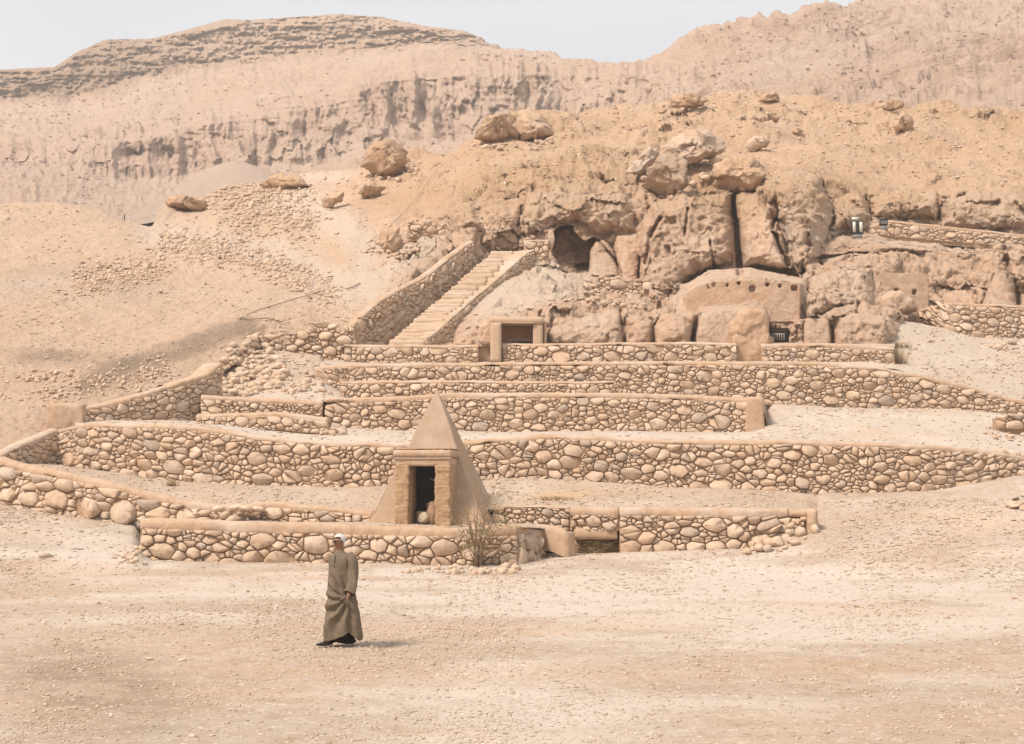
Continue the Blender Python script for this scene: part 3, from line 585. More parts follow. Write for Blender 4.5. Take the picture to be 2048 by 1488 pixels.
def cells(L, Hf, rs, an=1.5, big=0.12, seed=0, bigs=()):
    """power-diagram stone layout on a wall face L long with top Hf(s); heights are stretched by an so stones lie flat"""
    rr = random.Random(seed); Hm = max(Hf(L * i / 40.0) for i in range(41)) * an
    seeds = [(x, y * an, r) for x, y, r in bigs]; cs = rs * 2.2; grid = {}
    def put(x, y, r): grid.setdefault((int(x // cs), int(y // cs)), []).append((x, y, r))
    for s_ in seeds: put(*s_)
    def ok(x, y, r, k):
        R_ = int((r + rs * 3.6) // cs) + 1; gx, gy = int(x // cs), int(y // cs)
        for i in range(gx - R_, gx + R_ + 1):
            for j in range(gy - R_, gy + R_ + 1):
                for (a, b, c) in grid.get((i, j), ()):
                    if (a - x) ** 2 + (b - y) ** 2 < ((r + c) * k) ** 2: return False
        return True
    area = L * Hm
    for frac, lo, hi in ((big, 1.7, 2.6), (0.5, 1.1, 1.6), (1.6, 0.75, 1.15), (3.0, 0.45, 0.75)):
        for _ in range(int(frac * area / (3.14 * rs * rs) * 3)):
            r = rs * rr.uniform(lo, hi); x = rr.uniform(0, L)
            y = rr.uniform(0, Hm) if lo < 1.5 else rr.uniform(0, 1) ** 1.6 * Hm * .9
            if y > Hf(x) * an: continue
            if ok(x, y, r, rr.uniform(.66, .90)): r *= rr.uniform(.8, 1.05); seeds.append((x, y, r)); put(x, y, r)
    out = []
    for (x, y, r) in seeds:
        r *= .8; w = r * 3.0; poly = [(x - w, y - w), (x + w, y - w), (x + w, y + w), (x - w, y + w)]
        poly = clip(poly, 0, -1, 0); poly = clip(poly, 0, 1, Hf(x) * an); poly = clip(poly, -1, 0, 0); poly = clip(poly, 1, 0, L)
        R_ = int((r * 2.4 + rs * 3) // cs) + 1; gx, gy = int(x // cs), int(y // cs); nb = []
        for i in range(gx - R_, gx + R_ + 1):
            for j in range(gy - R_, gy + R_ + 1):
                for q in grid.get((i, j), ()):
                    d2 = (q[0] - x) ** 2 + (q[1] - y) ** 2
                    if d2 > 1e-9: nb.append((d2, q))
        nb.sort(key=lambda t: t[0])
        for d2, q in nb[:26]:
            a, b = q[0] - x, q[1] - y
            c = (q[0] ** 2 + q[1] ** 2 - (q[2] * .8) ** 2 - x * x - y * y + r * r) / 2
            poly = clip(poly, a, b, c)
            if len(poly) < 3: break
        if len(poly) >= 3:
            q_ = []
            for px, py in poly:
                w1 = math.sin(px * 2.9 + 1.3 * math.sin(py * 3.1 + seed)) * .05; w2 = math.sin(px * 1.7 + 2.1 * math.sin(py * 2.3 + px * 1.1)) * .035
                ed = min(1, py / .15) * min(1, max(0, Hf(px) * an - py) / .1)
                q_.append((px + w1, max(0, py + w2 * ed) / an))
            if rs > 0:
                todo = [(q_, 0)]
                while todo:
                    g_, dep_ = todo.pop(); A2 = np.array(g_); w_, h_ = np.ptp(A2[:, 0]), np.ptp(A2[:, 1]); big_ = w_ * h_ > (rs * 2.6) ** 2
                    if dep_ < 2 and w_ * h_ > (rs * .95) ** 2 and rr.random() < (.34 if dep_ == 0 else .2) * (.5 if big_ else 1):
                        c0 = A2.mean(0) + [rr.uniform(-.12, .12) * w_, rr.uniform(-.18, .18) * h_]; an_ = rr.gauss(math.pi / 2 if w_ < h_ * 1.25 else (math.pi / 2 if rr.random() < .4 else 0), .45); nx_, ny_ = math.cos(an_), math.sin(an_); c_ = c0[0] * nx_ + c0[1] * ny_
                        for g2 in (clip(g_, nx_, ny_, c_), clip(g_, -nx_, -ny_, -c_)):
                            if len(g2) >= 3: todo.append((g2, dep_ + 1))
                    else: out.append(g_)
    return out

def stone_geo(poly, rr, gap, bul, n=11):
    """pillow of rings above the polygon : returns (verts in (s,h,depth), faces)"""
    P = np.array(poly); c = P.mean(0)
    # area & centroid
    x, y = P[:, 0], P[:, 1]; x2, y2 = np.roll(x, -1), np.roll(y, -1); cr_ = x * y2 - x2 * y; A = abs(cr_.sum()) / 2
    if A < gap * gap * 6: return None
    # drop short edges, corner cut
    Q = []
    m = len(P)
    for i in range(m):
        p0, p1 = P[i], P[(i + 1) % m]; k = rr.uniform(0.05, 0.17)
        if np.hypot(*(p1 - p0)) < gap * 1.2: Q.append((p0 + p1) / 2); continue
        Q.append(p0 + (p1 - p0) * k); Q.append(p1 + (p0 - p1) * k)
    Q = np.array(Q); c = Q.mean(0)
    rad = math.sqrt(A / math.pi)
    d = Q - c; L = np.hypot(d[:, 0], d[:, 1]); Q = c + d * np.clip(1 - gap / np.maximum(L, 1e-3), 0.3, 1)[:, None]
    n = len(Q); d = Q - c
    b = min(bul * rr.uniform(0.7, 1.35), rad * 0.75)
    tx, ty = rr.gauss(0, .26), rr.gauss(-0.02, .26)
    V = []; 
    for sc, dep in ((1.0, -0.07), (0.98, 0.55 * b), (0.86, 0.95 * b)):
        jit = np.array([rr.gauss(0, .06) * rad for _ in range(n)]) if sc < 0.99 else 0
        q = c + d * sc; z = dep + (jit + (q[:, 0] - c[0]) * tx + (q[:, 1] - c[1]) * ty if sc < 0.99 else np.zeros(n))
        V.append(np.column_stack([q, z]))
    V.append(np.array([[c[0] + rr.gauss(0, .12) * rad, c[1] + rr.gauss(0, .12) * rad, b * rr.uniform(0.95, 1.25)]]))
    V = np.concatenate(V); Fc = []
    for k in range(2):
        for i in range(n): j = (i + 1) % n; Fc.append((k * n + i, k * n + j, (k + 1) * n + j, (k + 1) * n + i))
    for i in range(n): Fc.append((2 * n + i, 2 * n + (i + 1) % n, 3 * n))
    return V, Fc, A

def stone_tint(rr):
    g = rr.random()
    return (min(1, max(0, rr.gauss(0.45, .3))), rr.uniform(.35, 1) if g < 0.13 else max(0, rr.gauss(0.0, 0.12)), rr.random())

class Path:
    def __init__(s, pts, flip=False):
        us = [p[0] for p in pts]; ug = np.arange(us[0], us[-1] + 1e-6, 3.0 if us[-1] - us[0] > 60 else 1.0)
        if ug[-1] < us[-1]: ug = np.append(ug, us[-1])
        vt, vb, Y = (np.interp(ug, us, [p[k] for p in pts]) for k in (1, 2, 3))
        w = np.hanning(9); w /= w.sum()
        if len(ug) > 30:
            vt = np.convolve(np.pad(vt, 4, 'edge'), w, 'valid'); vb = np.convolve(np.pad(vb, 4, 'edge'), w, 'valid'); Y = np.convolve(np.pad(Y, 4, 'edge'), w, 'valid')
        T = at(ug, vt, Y); B = at(ug, vb, Y); s.xy = T[:, :2]; s.zt = T[:, 2]; s.zb = B[:, 2]
        d = np.hypot(*np.diff(s.xy, axis=0).T); s.s = np.concatenate([[0], np.cumsum(d)]); s.L = s.s[-1]
        t = np.gradient(s.xy, axis=0); t /= np.linalg.norm(t, axis=1, keepdims=True); s.t = t; s.n = np.column_stack([t[:, 1], -t[:, 0]])
        if flip: s.n = -s.n
    def H(s, x): return float(np.interp(x, s.s, s.zt - s.zb))
    def pt(s, S, h, dep):     # world point, h metres above the base
        S = np.asarray(S, float); g = lambda a: np.interp(S, s.s, a)
        n = np.stack([g(s.n[:, 0]), g(s.n[:, 1])], -1); x = g(s.xy[:, 0]); y = g(s.xy[:, 1])
        return np.stack([x + n[..., 0] * dep, y + n[..., 1] * dep, g(s.zb) + h], -1)

def wall(name, label, pts, rs=0.17, cope=0.22, thick=0.45, bul=0.09, big=0.12, gap=0.014, seed=1, cat='stone wall', group=None, bigs=(), an=1.5, ragged=0.0, mat=None, coremat=None, cope_mat=None, batter=0.05, bury=0.15, limit=300, cope_amp=0.03, over=0.05, s0=0, s1=0):
    W = Path(pts); rr = random.Random(seed)
    org = W.pt(W.L / 2, 0, 0); root = empty(name, org, label, cat, group)
    org = np.array(root.location)
    rag = (lambda x: ragged * (0.5 * math.sin(x * 2.3 + seed) + 0.5 * math.sin(x * 5.1 + 2 * seed) - 0.4)) if ragged else (lambda x: 0)
    Hc = lambda x: max(0.12, W.H(x) - cope * 0.75 + rag(x))
    # body
    Sg = np.linspace(0, W.L, max(12, int(W.L / 0.35))); hc = np.array([Hc(x) for x in Sg])
    Sg = np.linspace(0, W.L, max(12, int(W.L / 0.16))); hc = np.array([Hc(x) for x in Sg])
    prof = [(-0.04, 'b')] + [(-0.04, .1 + .11 * k_) for k_ in range(8)] + [(-0.06, 't'), (-thick, 't'), (-thick, 'b')]
    rows = []
    for dep, k in prof:
        h = -bury - (0.2 if bury > .01 else 0) if k == 'b' else (hc * k if isinstance(k, float) else hc - (0.03 if cope else 0.08))
        q = W.pt(Sg, h + 0 * Sg, dep + 0 * Sg)
        if isinstance(k, float): q = W.pt(Sg, h + 0 * Sg, dep + .045 * fbm(q, 1.1, 3, seed) + .02 * fbm(q, 4, 2, seed) - batter * h)
        rows.append(q)
    V = np.concatenate(rows); nc = len(Sg); Fc = gridfaces(len(prof), nc).tolist()
    Fc += [[k * nc for k in range(len(prof))], [k * nc + nc - 1 for k in range(len(prof))][::-1]]
    core = mesh('mortar_core', V, Fc, coremat or M_core, root, smooth=False, tone=np.zeros((len(V), 3)))
    # stones
    cl = cells(W.L, lambda x: Hc(x) + bury, rs, seed=seed, big=big, bigs=bigs, an=an)
    G = []
    for poly in cl:
        g = stone_geo(poly, rr, gap, bul)
        if g: G.append(g)
    G.sort(key=lambda g: -g[2]); rest_V = []; rest_F = []; rest_T = []; off = 0
    for i, (v, f, A) in enumerate(G):
        hh = v[:, 1] - bury
        P = W.pt(v[:, 0], hh, v[:, 2] - batter * hh)
        P = P + 0.014 * vnoise(P * 6, 5)[:, None] * np.array([1, 1, 1])
        T = np.tile(np.array(stone_tint(rr)), (len(v), 1))
        if i < limit: mesh('stone', P, f, mat or M_stone, root, tint=T)
        else:
            rest_V.append(P); rest_F += [tuple(k + off for k in ff) for ff in f]; rest_T.append(T); off += len(v)
    if rest_V: setp(mesh('small_stones', np.concatenate(rest_V), rest_F, mat or M_stone, root, tint=np.concatenate(rest_T)), kind='stuff')
    if cope:
        Sg = np.linspace(0, W.L, max(16, int(W.L / 0.09))); Ht = np.array([W.H(x) for x in Sg])
        pr = [(-0.06, -cope), (over * 0.6, -cope * 1.0), (over, -cope * 0.7), (over * 0.9, -cope * 0.35), (over * 0.3, -0.03), (-0.08, 0.01), (-thick * 0.5, 0.03), (-thick + 0.08, 0.0), (-thick - 0.03, -0.1), (-thick - 0.03, -cope)]
        rows = []
        for dep, dh in pr:
            q = W.pt(Sg, Ht + dh - 0.0, dep - batter * Ht)
            amp = cope_amp * (1.0 if dh > -cope * 0.9 else 1.8)
            a = amp * fbm(q, 0.9, 4, seed + 3) + .022 * cellblock(q, 2.6, seed) + .016 * fbm(q, 4.5, 3, seed + 5)
            q = q + W.pt(Sg, 0 * Sg, 1.0) * a[:, None] * np.array([1, 1, 0]) - W.pt(Sg, 0 * Sg, 0.0) * a[:, None] * np.array([1, 1, 0])
            q[:, 2] += (amp * 1.2 * fbm(q + 9, 0.7, 3, seed + 4) + ((amp * 1.0 * fbm(q, 2.5, 3, seed + 8, .6) + .16 * np.maximum(0, fbm(q, 1.1, 3, seed + 12) - .05)) if dh < -cope * .6 else .012 * fbm(q, 3.5, 3, seed + 9)))
            rows.append(q)
        V = np.concatenate(rows); nc = len(Sg); Fc = gridfaces(len(pr), nc).tolist()
        Fc += [[k * nc for k in range(len(pr))], [k * nc + nc - 1 for k in range(len(pr))][::-1]]
        nn = fbm(V, .8, 4, seed)
        mesh('coping', V, Fc, cope_mat or M_mud, root, tone=np.column_stack([0.55 * sst(-.1, .45, nn), .12 * sst(.1, .5, fbm(V, 1.9, 3, seed + 6)), 0.35 * sst(0, .5, -nn)]))
    return root, W

wall('stone_wall', 'front retaining wall below the small pyramid, behind the walking man, with a rounded mud coping',
  [(280,1040,1122,45.4),(300,1038,1124,45.4),(500,1046,1128,45.2),(700,1050,1134,45.1),(945,1056,1137,45.0),(1035,1052,1132,45.15)], rs=.20, cope=.36, bul=.12, seed=3, gap=0.016, big=.2, cope_amp=.04)
wall('stone_wall', 'short mud-bonded stone end wall curving back right of the leafy shrub', [(1036,1052,1134,45.2),(1062,1052,1124,45.9),(1085,1058,1108,46.7),(1094,1064,1102,47.0)], rs=.15, cope=.32, bul=.16, an=.75, seed=5, mat=None, gap=0.012)
wall('stone_wall', 'low stone wall with thick mud coping right of the straw-filled opening', [(1239,1016,1106,47.0),(1480,1018,1102,46.9),(1578,1020,1082,47.1)], rs=.19, cope=.30, bul=.12, seed=7, gap=0.016, big=.18,
     bigs=[(.35,.78,.40),(.28,.28,.42),(1.4,.28,.42),(2.3,.28,.33),(3.0,.28,.4),(4.3,.3,.42)], cope_amp=.05)
wall('stone_wall', 'short coped band of small stones directly above the straw-filled opening', [(1140,1014,1062,47.15),(1238,1016,1062,47.02)], rs=.15, cope=.30, bul=.1, seed=6, gap=.026, bury=.0, cope_amp=.05)
wall('stone_wall', 'little uncoped wall of small stones between the pyramid and the thick-coped low wall', [(985,1012,1060,47.9),(1060,1012,1064,47.75),(1140,1014,1080,47.6)], rs=.13, cope=.07, bul=.08, seed=8)
wall('stone_wall', 'low broken wall left of the pyramid behind the front retaining wall', [(500,1006,1052,48.4),(530,1004,1052,48.2),(640,1012,1054,47.9),(745,1023,1054,47.6)], rs=.19, cope=.2, bul=.12, seed=9, cope_amp=.06)
wall('stone_wall', 'curving outer wall of huge rough boulders with a smooth mud coping at the far left', [(-340,900,1000,55),(-120,900,1004,53),(-40,903,1004,51.8),(-5,916,1005,51.1),(40,930,1014,50.6),(100,940,1024,50.1),(200,960,1042,49.5),(300,987,1052,49.0),(380,1003,1054,48.6),(440,1010,1054,48.4),(500,1014,1052,48.3)],
     rs=.23, cope=.27, bul=.15, big=.45, seed=11, gap=0.012, cope_amp=.04,
     bigs=[(19.2+x,y,r) for x,y,r in ((-9.2,.5,.5),(-8.1,.62,.6),(-6.9,.5,.62),(-5.6,.55,.7),(-4.3,.5,.5),(-3.3,.45,.5),(-10.2,.5,.45))], limit=300)
wall('stone_wall', 'short shaded return wall facing right at the far left corner of the enclosure', [(-6,914,930,51.2),(30,893,930,52.2),(70,876,928,53.4),(118,856,930,54.6)], rs=.15, cope=.22, seed=13, thick=.4)
wall('stone_wall', 'longest and tallest terrace wall, passing behind the pyramid across the whole site', [(112,860,930,54.6),(170,846,932,53.6),(350,849,960,52.9),(440,858,964,52.6),(520,873,968,52.4),(640,882,970,52.3),(790,886,970,52.2),(940,882,953,52.1),(1000,876,950,52.1),(1080,868,953,52),(1200,872,960,51.9),(1300,879,970,51.8),(1500,882,978,51.6),(1560,880,980,51.5),(1750,885,983,51.5),(1850,890,984,51.6),(1950,898,973,52),(2010,906,955,52.4),(2060,916,947,53),(2300,935,962,55)],
     rs=.19, cope=.20, bul=.10, seed=17, big=.14, gap=0.014)
wall('stone_wall', 'terrace wall directly behind the pyramid tip, ending at a plastered pier', [(650,812,858,57.6),(690,797,864,57.5),(800,793,864,57.4),(900,786,864,57.3),(1040,786,864,57.2),(1200,786,864,57.1),(1400,791,865,57),(1500,796,864,56.9)], rs=.18, cope=.24, bul=.09, seed=19, big=.10)
wall('stone_wall', 'upper of the two low walls in the left corner of the terraces', [(402,790,824,57.5),(520,797,834,57.5),(645,803,848,57.5)], rs=.15, cope=.2, bul=.09, seed=21)
wall('stone_wall', 'lower of the two low walls in the left corner, half plastered with mud', [(392,827,850,55.6),(560,823,852,55.2),(655,836,862,55.0)], rs=.14, cope=.2, bul=.08, seed=23, cope_amp=.07)
wall('stone_wall', 'low narrow wall just above and behind the pyramid tip', [(682,762,802,59.5),(900,761,802,59.5),(1228,763,802,59.5)], rs=.16, cope=.14, bul=.09, seed=25)
wall('stone_wall', 'long terrace wall sloping down at its right end above the bright empty terrace', [(632,734,764,63.6),(700,728,790,63.4),(1000,725,792,63.2),(1300,723,797,63),(1530,723,803,62.8),(1640,724,812,62.8),(1760,734,816,62.8),(1860,753,819,62.9),(1960,777,826,63),(2020,796,826,63.1),(2070,806,834,63.3),(2300,850,885,65)],
     rs=.175, cope=.2, bul=.09, seed=27, big=.06)
wall('stone_wall', 'topmost terrace wall at the foot of the stone stairs, left of the white portico', [(688,689,727,66.4),(820,690,727,66.3),(958,690,727,66.2)], rs=.18, cope=.17, bul=.09, seed=29, big=.15)
wall('stone_wall', 'topmost terrace wall right of the white portico with several large pale stones', [(1004,687,727,66.2),(1200,686,727,66.1),(1330,684,727,66.05),(1474,686,727,66)], rs=.19, cope=.15, bul=.09, seed=31, big=.25, bigs=[(2.6,.45,.55),(4.9,.45,.5),(7.5,.45,.42),(9.2,.4,.42)])
wall('stone_wall', 'topmost terrace wall section right of the carved rock pillar, below the dark opening', [(1524,688,727,66),(1650,687,729,66),(1790,694,738,66.1)], rs=.17, cope=.22, bul=.08, seed=33, big=.12)
wall('stone_wall', 'angled stone wall with flat coping beside the pale slope at the right edge', [(1838,618,625,77.6),(1868,611,642,76.3),(1897,604,669,74.9),(1915,605,671,74.9),(2048,611,675,75.3),(2300,622,685,76.5)], rs=.22, cope=.2, bul=.09, seed=35, big=.08)
wall('stone_wall', 'thin coped wall on the cliff top right of the floodlights', [(1738,452,464,87.6),(1775,440,468,87.2),(1900,453,479,87),(2060,470,492,87),(2300,492,517,87)], rs=.2, cope=.22, bul=.08, seed=37)
wall('stone_wall', 'diagonal shaded wall with a broad pale coping climbing left to right to the rubble', [(168,814,856,55.1),(250,797,854,56.0),(350,768,844,57.2),(420,746,824,58.6),(447,722,802,59.6)], rs=.17, cope=.22, thick=.8, bul=.08, seed=39, cope_amp=.05)
wall('stone_wall', 'ragged rubble wall without coping left of the stair foot', [(528,664,727,66.9),(570,672,727,67),(610,664,727,67.1),(640,645,727,67.2),(670,640,727,67.2),(712,650,727,67.1)], rs=.19, cope=0, bul=.13, seed=41, ragged=.3, big=.1)
wall('stone_wall', 'left parapet of the stone stairs, its shaded inner face climbing to the right', [(706,650,705,67.2),(730,628,705,68.3),(760,604,705,69.5),(800,579,684,71.5),(840,560,658,73.5),(870,540,634,75),(910,508,602,77.5),(932,492,590,79),(950,480,576,80)], rs=.19, cope=.17, bul=.1, seed=43, thick=.4)
wall('stone_wall', 'right parapet of the stone stairs with a wide pale plastered top', [(852,676,694,67.9),(870,664,696,68.6),(900,638,676,70.2),(940,602,634,73.2),(1000,552,580,77.2),(1050,508,540,80.2),(1068,497,530,81.2)], rs=.17, cope=.16, thick=1.5, bul=.07, seed=45, cope_mat=M_white)
wall('stone_wall', 'little stone wall panel between the stair top and the cave mouth', [(1047,480,532,81.4),(1075,478,534,81.4),(1098,479,536,81.4)], rs=.24, cope=.14, bul=.09, seed=47)
wall('stone_wall', 'low rough stone wall on the pale slope below the cliff, right of the cave mouth', [(1166,556,592,78.3),(1230,553,596,78.2),(1306,566,600,78.2)], rs=.24, cope=0, bul=.12, seed=49, ragged=.15, big=.2)
wall('stone_wall', 'small dark stone wall under the hillside boulder above the stair parapet', [(815,446,470,86.5),(850,442,470,86.5),(893,443,466,86.5)], rs=.17, cope=.0, bul=.12, seed=51, ragged=.2)
wall('stone_wall', 'broken stub of rough stones entering at the right edge beside the empty terrace', [(1992,832,850,57.5),(2048,826,852,57.5),(2200,836,862,58)], rs=.22, cope=0, bul=.14, seed=53)

# plastered lumps that finish walls
def block(name, u0, u1, vt, vb, Y, dep, mat, parent=None, label=None, cat=None, rot=0.0, amp=.05, f=1.2, tilt=0.0, seed=0, n=(14, 12, 6), taper=0.0, round_=0.12, tone=(0, 0, 0)):
    """worn rectangular mass: box seen between u0..u1, vt..vb at depth Y, dep metres deep, soft corners, eroded surface"""
    A = at(u0, vb, Y); B = at(u1, vb, Y); T = at((u0 + u1) / 2, vt, Y)
    w = B[0] - A[0]; h = T[2] - A[2]; c = np.array([(A[0] + B[0]) / 2, Y + dep / 2, A[2]])
    nx, nz, ny = n; V = []; idx = {}; Fc = []
    def vid(i, j, k):
        if (i, j, k) not in idx:
            idx[(i, j, k)] = len(V); V.append(((i / nx - .5) * 2, (j / ny - .5) * 2, k / nz))
        return idx[(i, j, k)]
    for i in range(nx):
        for k in range(nz):
            Fc.append((vid(i, 0, k), vid(i + 1, 0, k), vid(i + 1, 0, k + 1), vid(i, 0, k + 1)))
            Fc.append((vid(i, ny, k), vid(i, ny, k + 1), vid(i + 1, ny, k + 1), vid(i + 1, ny, k)))
    for j in range(ny):
        for k in range(nz):
            Fc.append((vid(0, j, k), vid(0, j, k + 1), vid(0, j + 1, k + 1), vid(0, j + 1, k)))
            Fc.append((vid(nx, j, k), vid(nx, j + 1, k), vid(nx, j + 1, k + 1), vid(nx, j, k + 1)))
    for i in range(nx):
        for j in range(ny):
            Fc.append((vid(i, j, nz), vid(i + 1, j, nz), vid(i + 1, j + 1, nz), vid(i, j + 1, nz)))
    V = np.array(V, float); X = V.copy()
    X[:, 2] = V[:, 2] * h + tilt * V[:, 0] * h * V[:, 2]; tp = 1 - taper * V[:, 2]
    X[:, 0] = V[:, 0] * w / 2 * tp; X[:, 1] = V[:, 1] * dep / 2 * tp
    # soften corners
    r = round_
    for a, hw in ((0, w / 2), (1, dep / 2)):
        ex = np.clip((np.abs(X[:, a]) - (hw - r)) / r, 0, 1)
        ez = np.clip((X[:, 2] - (h - r)) / r, 0, 1)
        X[:, 2] -= r * 0.35 * ex * ez; X[:, a] -= np.sign(X[:, a]) * r * 0.3 * ex * ez
    ex = np.clip((np.abs(X[:, 0]) - (w / 2 - r)) / r, 0, 1) * np.clip((np.abs(X[:, 1]) - (dep / 2 - r)) / r, 0, 1)
    X[:, 0] -= np.sign(X[:, 0]) * 0.3 * r * ex; X[:, 1] -= np.sign(X[:, 1]) * 0.3 * r * ex
    cr_, sr_ = math.cos(rot), math.sin(rot); x = X[:, 0] * cr_ - X[:, 1] * sr_; y = X[:, 0] * sr_ + X[:, 1] * cr_; X[:, 0], X[:, 1] = x, y
    W_ = X + c; nrm = X - np.array([0, 0, h / 2]); nrm /= np.linalg.norm(nrm, axis=1, keepdims=True) + 1e-6
    W_ = W_ + nrm * (amp * fbm(W_, f, 5, seed, .6))[:, None]
    tn = np.tile(np.array(tone, float), (len(W_), 1))
    if parent is None and label: 
        o = mesh(name, W_, Fc, mat, origin=c, tone=tn); return setp(o, label, cat)
    return mesh(name, W_, Fc, mat, parent, tone=tn)
block('plaster_pier', 1490, 1531, 793, 866, 56.8, .55, M_mud, label='smooth mud plastered pier ending the terrace wall behind the pyramid tip', cat='pier', seed=2, amp=.04)
block('plaster_pier', 92, 168, 808, 868, 54.9, .9, M_mud, label='squat mud plastered corner pier at the left end of the terraces', cat='pier', seed=3, amp=.12, tilt=.05)
# ------------------------------------------------------------------ picking points on the built ground
import bmesh
_uvc = {}
def surf(u, v, names=('hillside',), tol=5.0):
    best = None
    for nme in names:
        if nme not in _uvc:
            P = SHEETS[nme][0]; U, V = uv_of(P); _uvc[nme] = (P.reshape(-1, 3), U.ravel(), V.ravel())
        P, U, V = _uvc[nme]; d = (U - u) ** 2 + (V - v) ** 2
        k = d < tol * tol
        if not k.any():
            i = int(np.argmin(d)); 
            if d[i] > 900: continue
            q = P[i]
        else:
            c = P[k]; q = c[np.argmin(c[:, 1])]
        if best is None or q[1] < best[1]: best = q
    return np.array(best)

def ico(sub):
    bm = bmesh.new(); bmesh.ops.create_icosphere(bm, subdivisions=sub, radius=1.0)
    V = np.array([v.co[:] for v in bm.verts]); Fc = np.array([[v.index for v in f.verts] for f in bm.faces]); bm.free(); return V, Fc
ICO1, ICO2, ICO3 = ico(1), ico(2), ico(3)
def facet(V, rr, k, lo=.62, hi=.92):
    V = V.copy()
    for _ in range(k):
        n = np.array([rr.gauss(0, 1), rr.gauss(0, 1), rr.gauss(0, 1)]); n /= np.linalg.norm(n)
        d = V @ n; m = d.max() * rr.uniform(lo, hi); e = np.maximum(d - m, 0); V = V - n * (e * .95)[:, None]
    return V
def rubble(rr, size, base=ICO2, fl=.7, k=7, nz_=.12):
    V, Fc = base; V = facet(V, rr, k); V = V * (1 + nz_ * fbm(V * 1.3 + rr.uniform(0, 90), 1.0, 3, 5)[:, None])
    V = V * np.array([rr.uniform(.8, 1.3), rr.uniform(.7, 1.1), rr.uniform(fl * .75, fl * 1.2)])
    a = rr.uniform(0, 6.28); t = rr.gauss(0, .25); c, s = math.cos(a), math.sin(a); Rz = np.array([[c, -s, 0], [s, c, 0], [0, 0, 1]])
    c, s = math.cos(t), math.sin(t); Rx = np.array([[1, 0, 0], [0, c, -s], [0, s, c]])
    return V @ Rx.T @ Rz.T * size, Fc

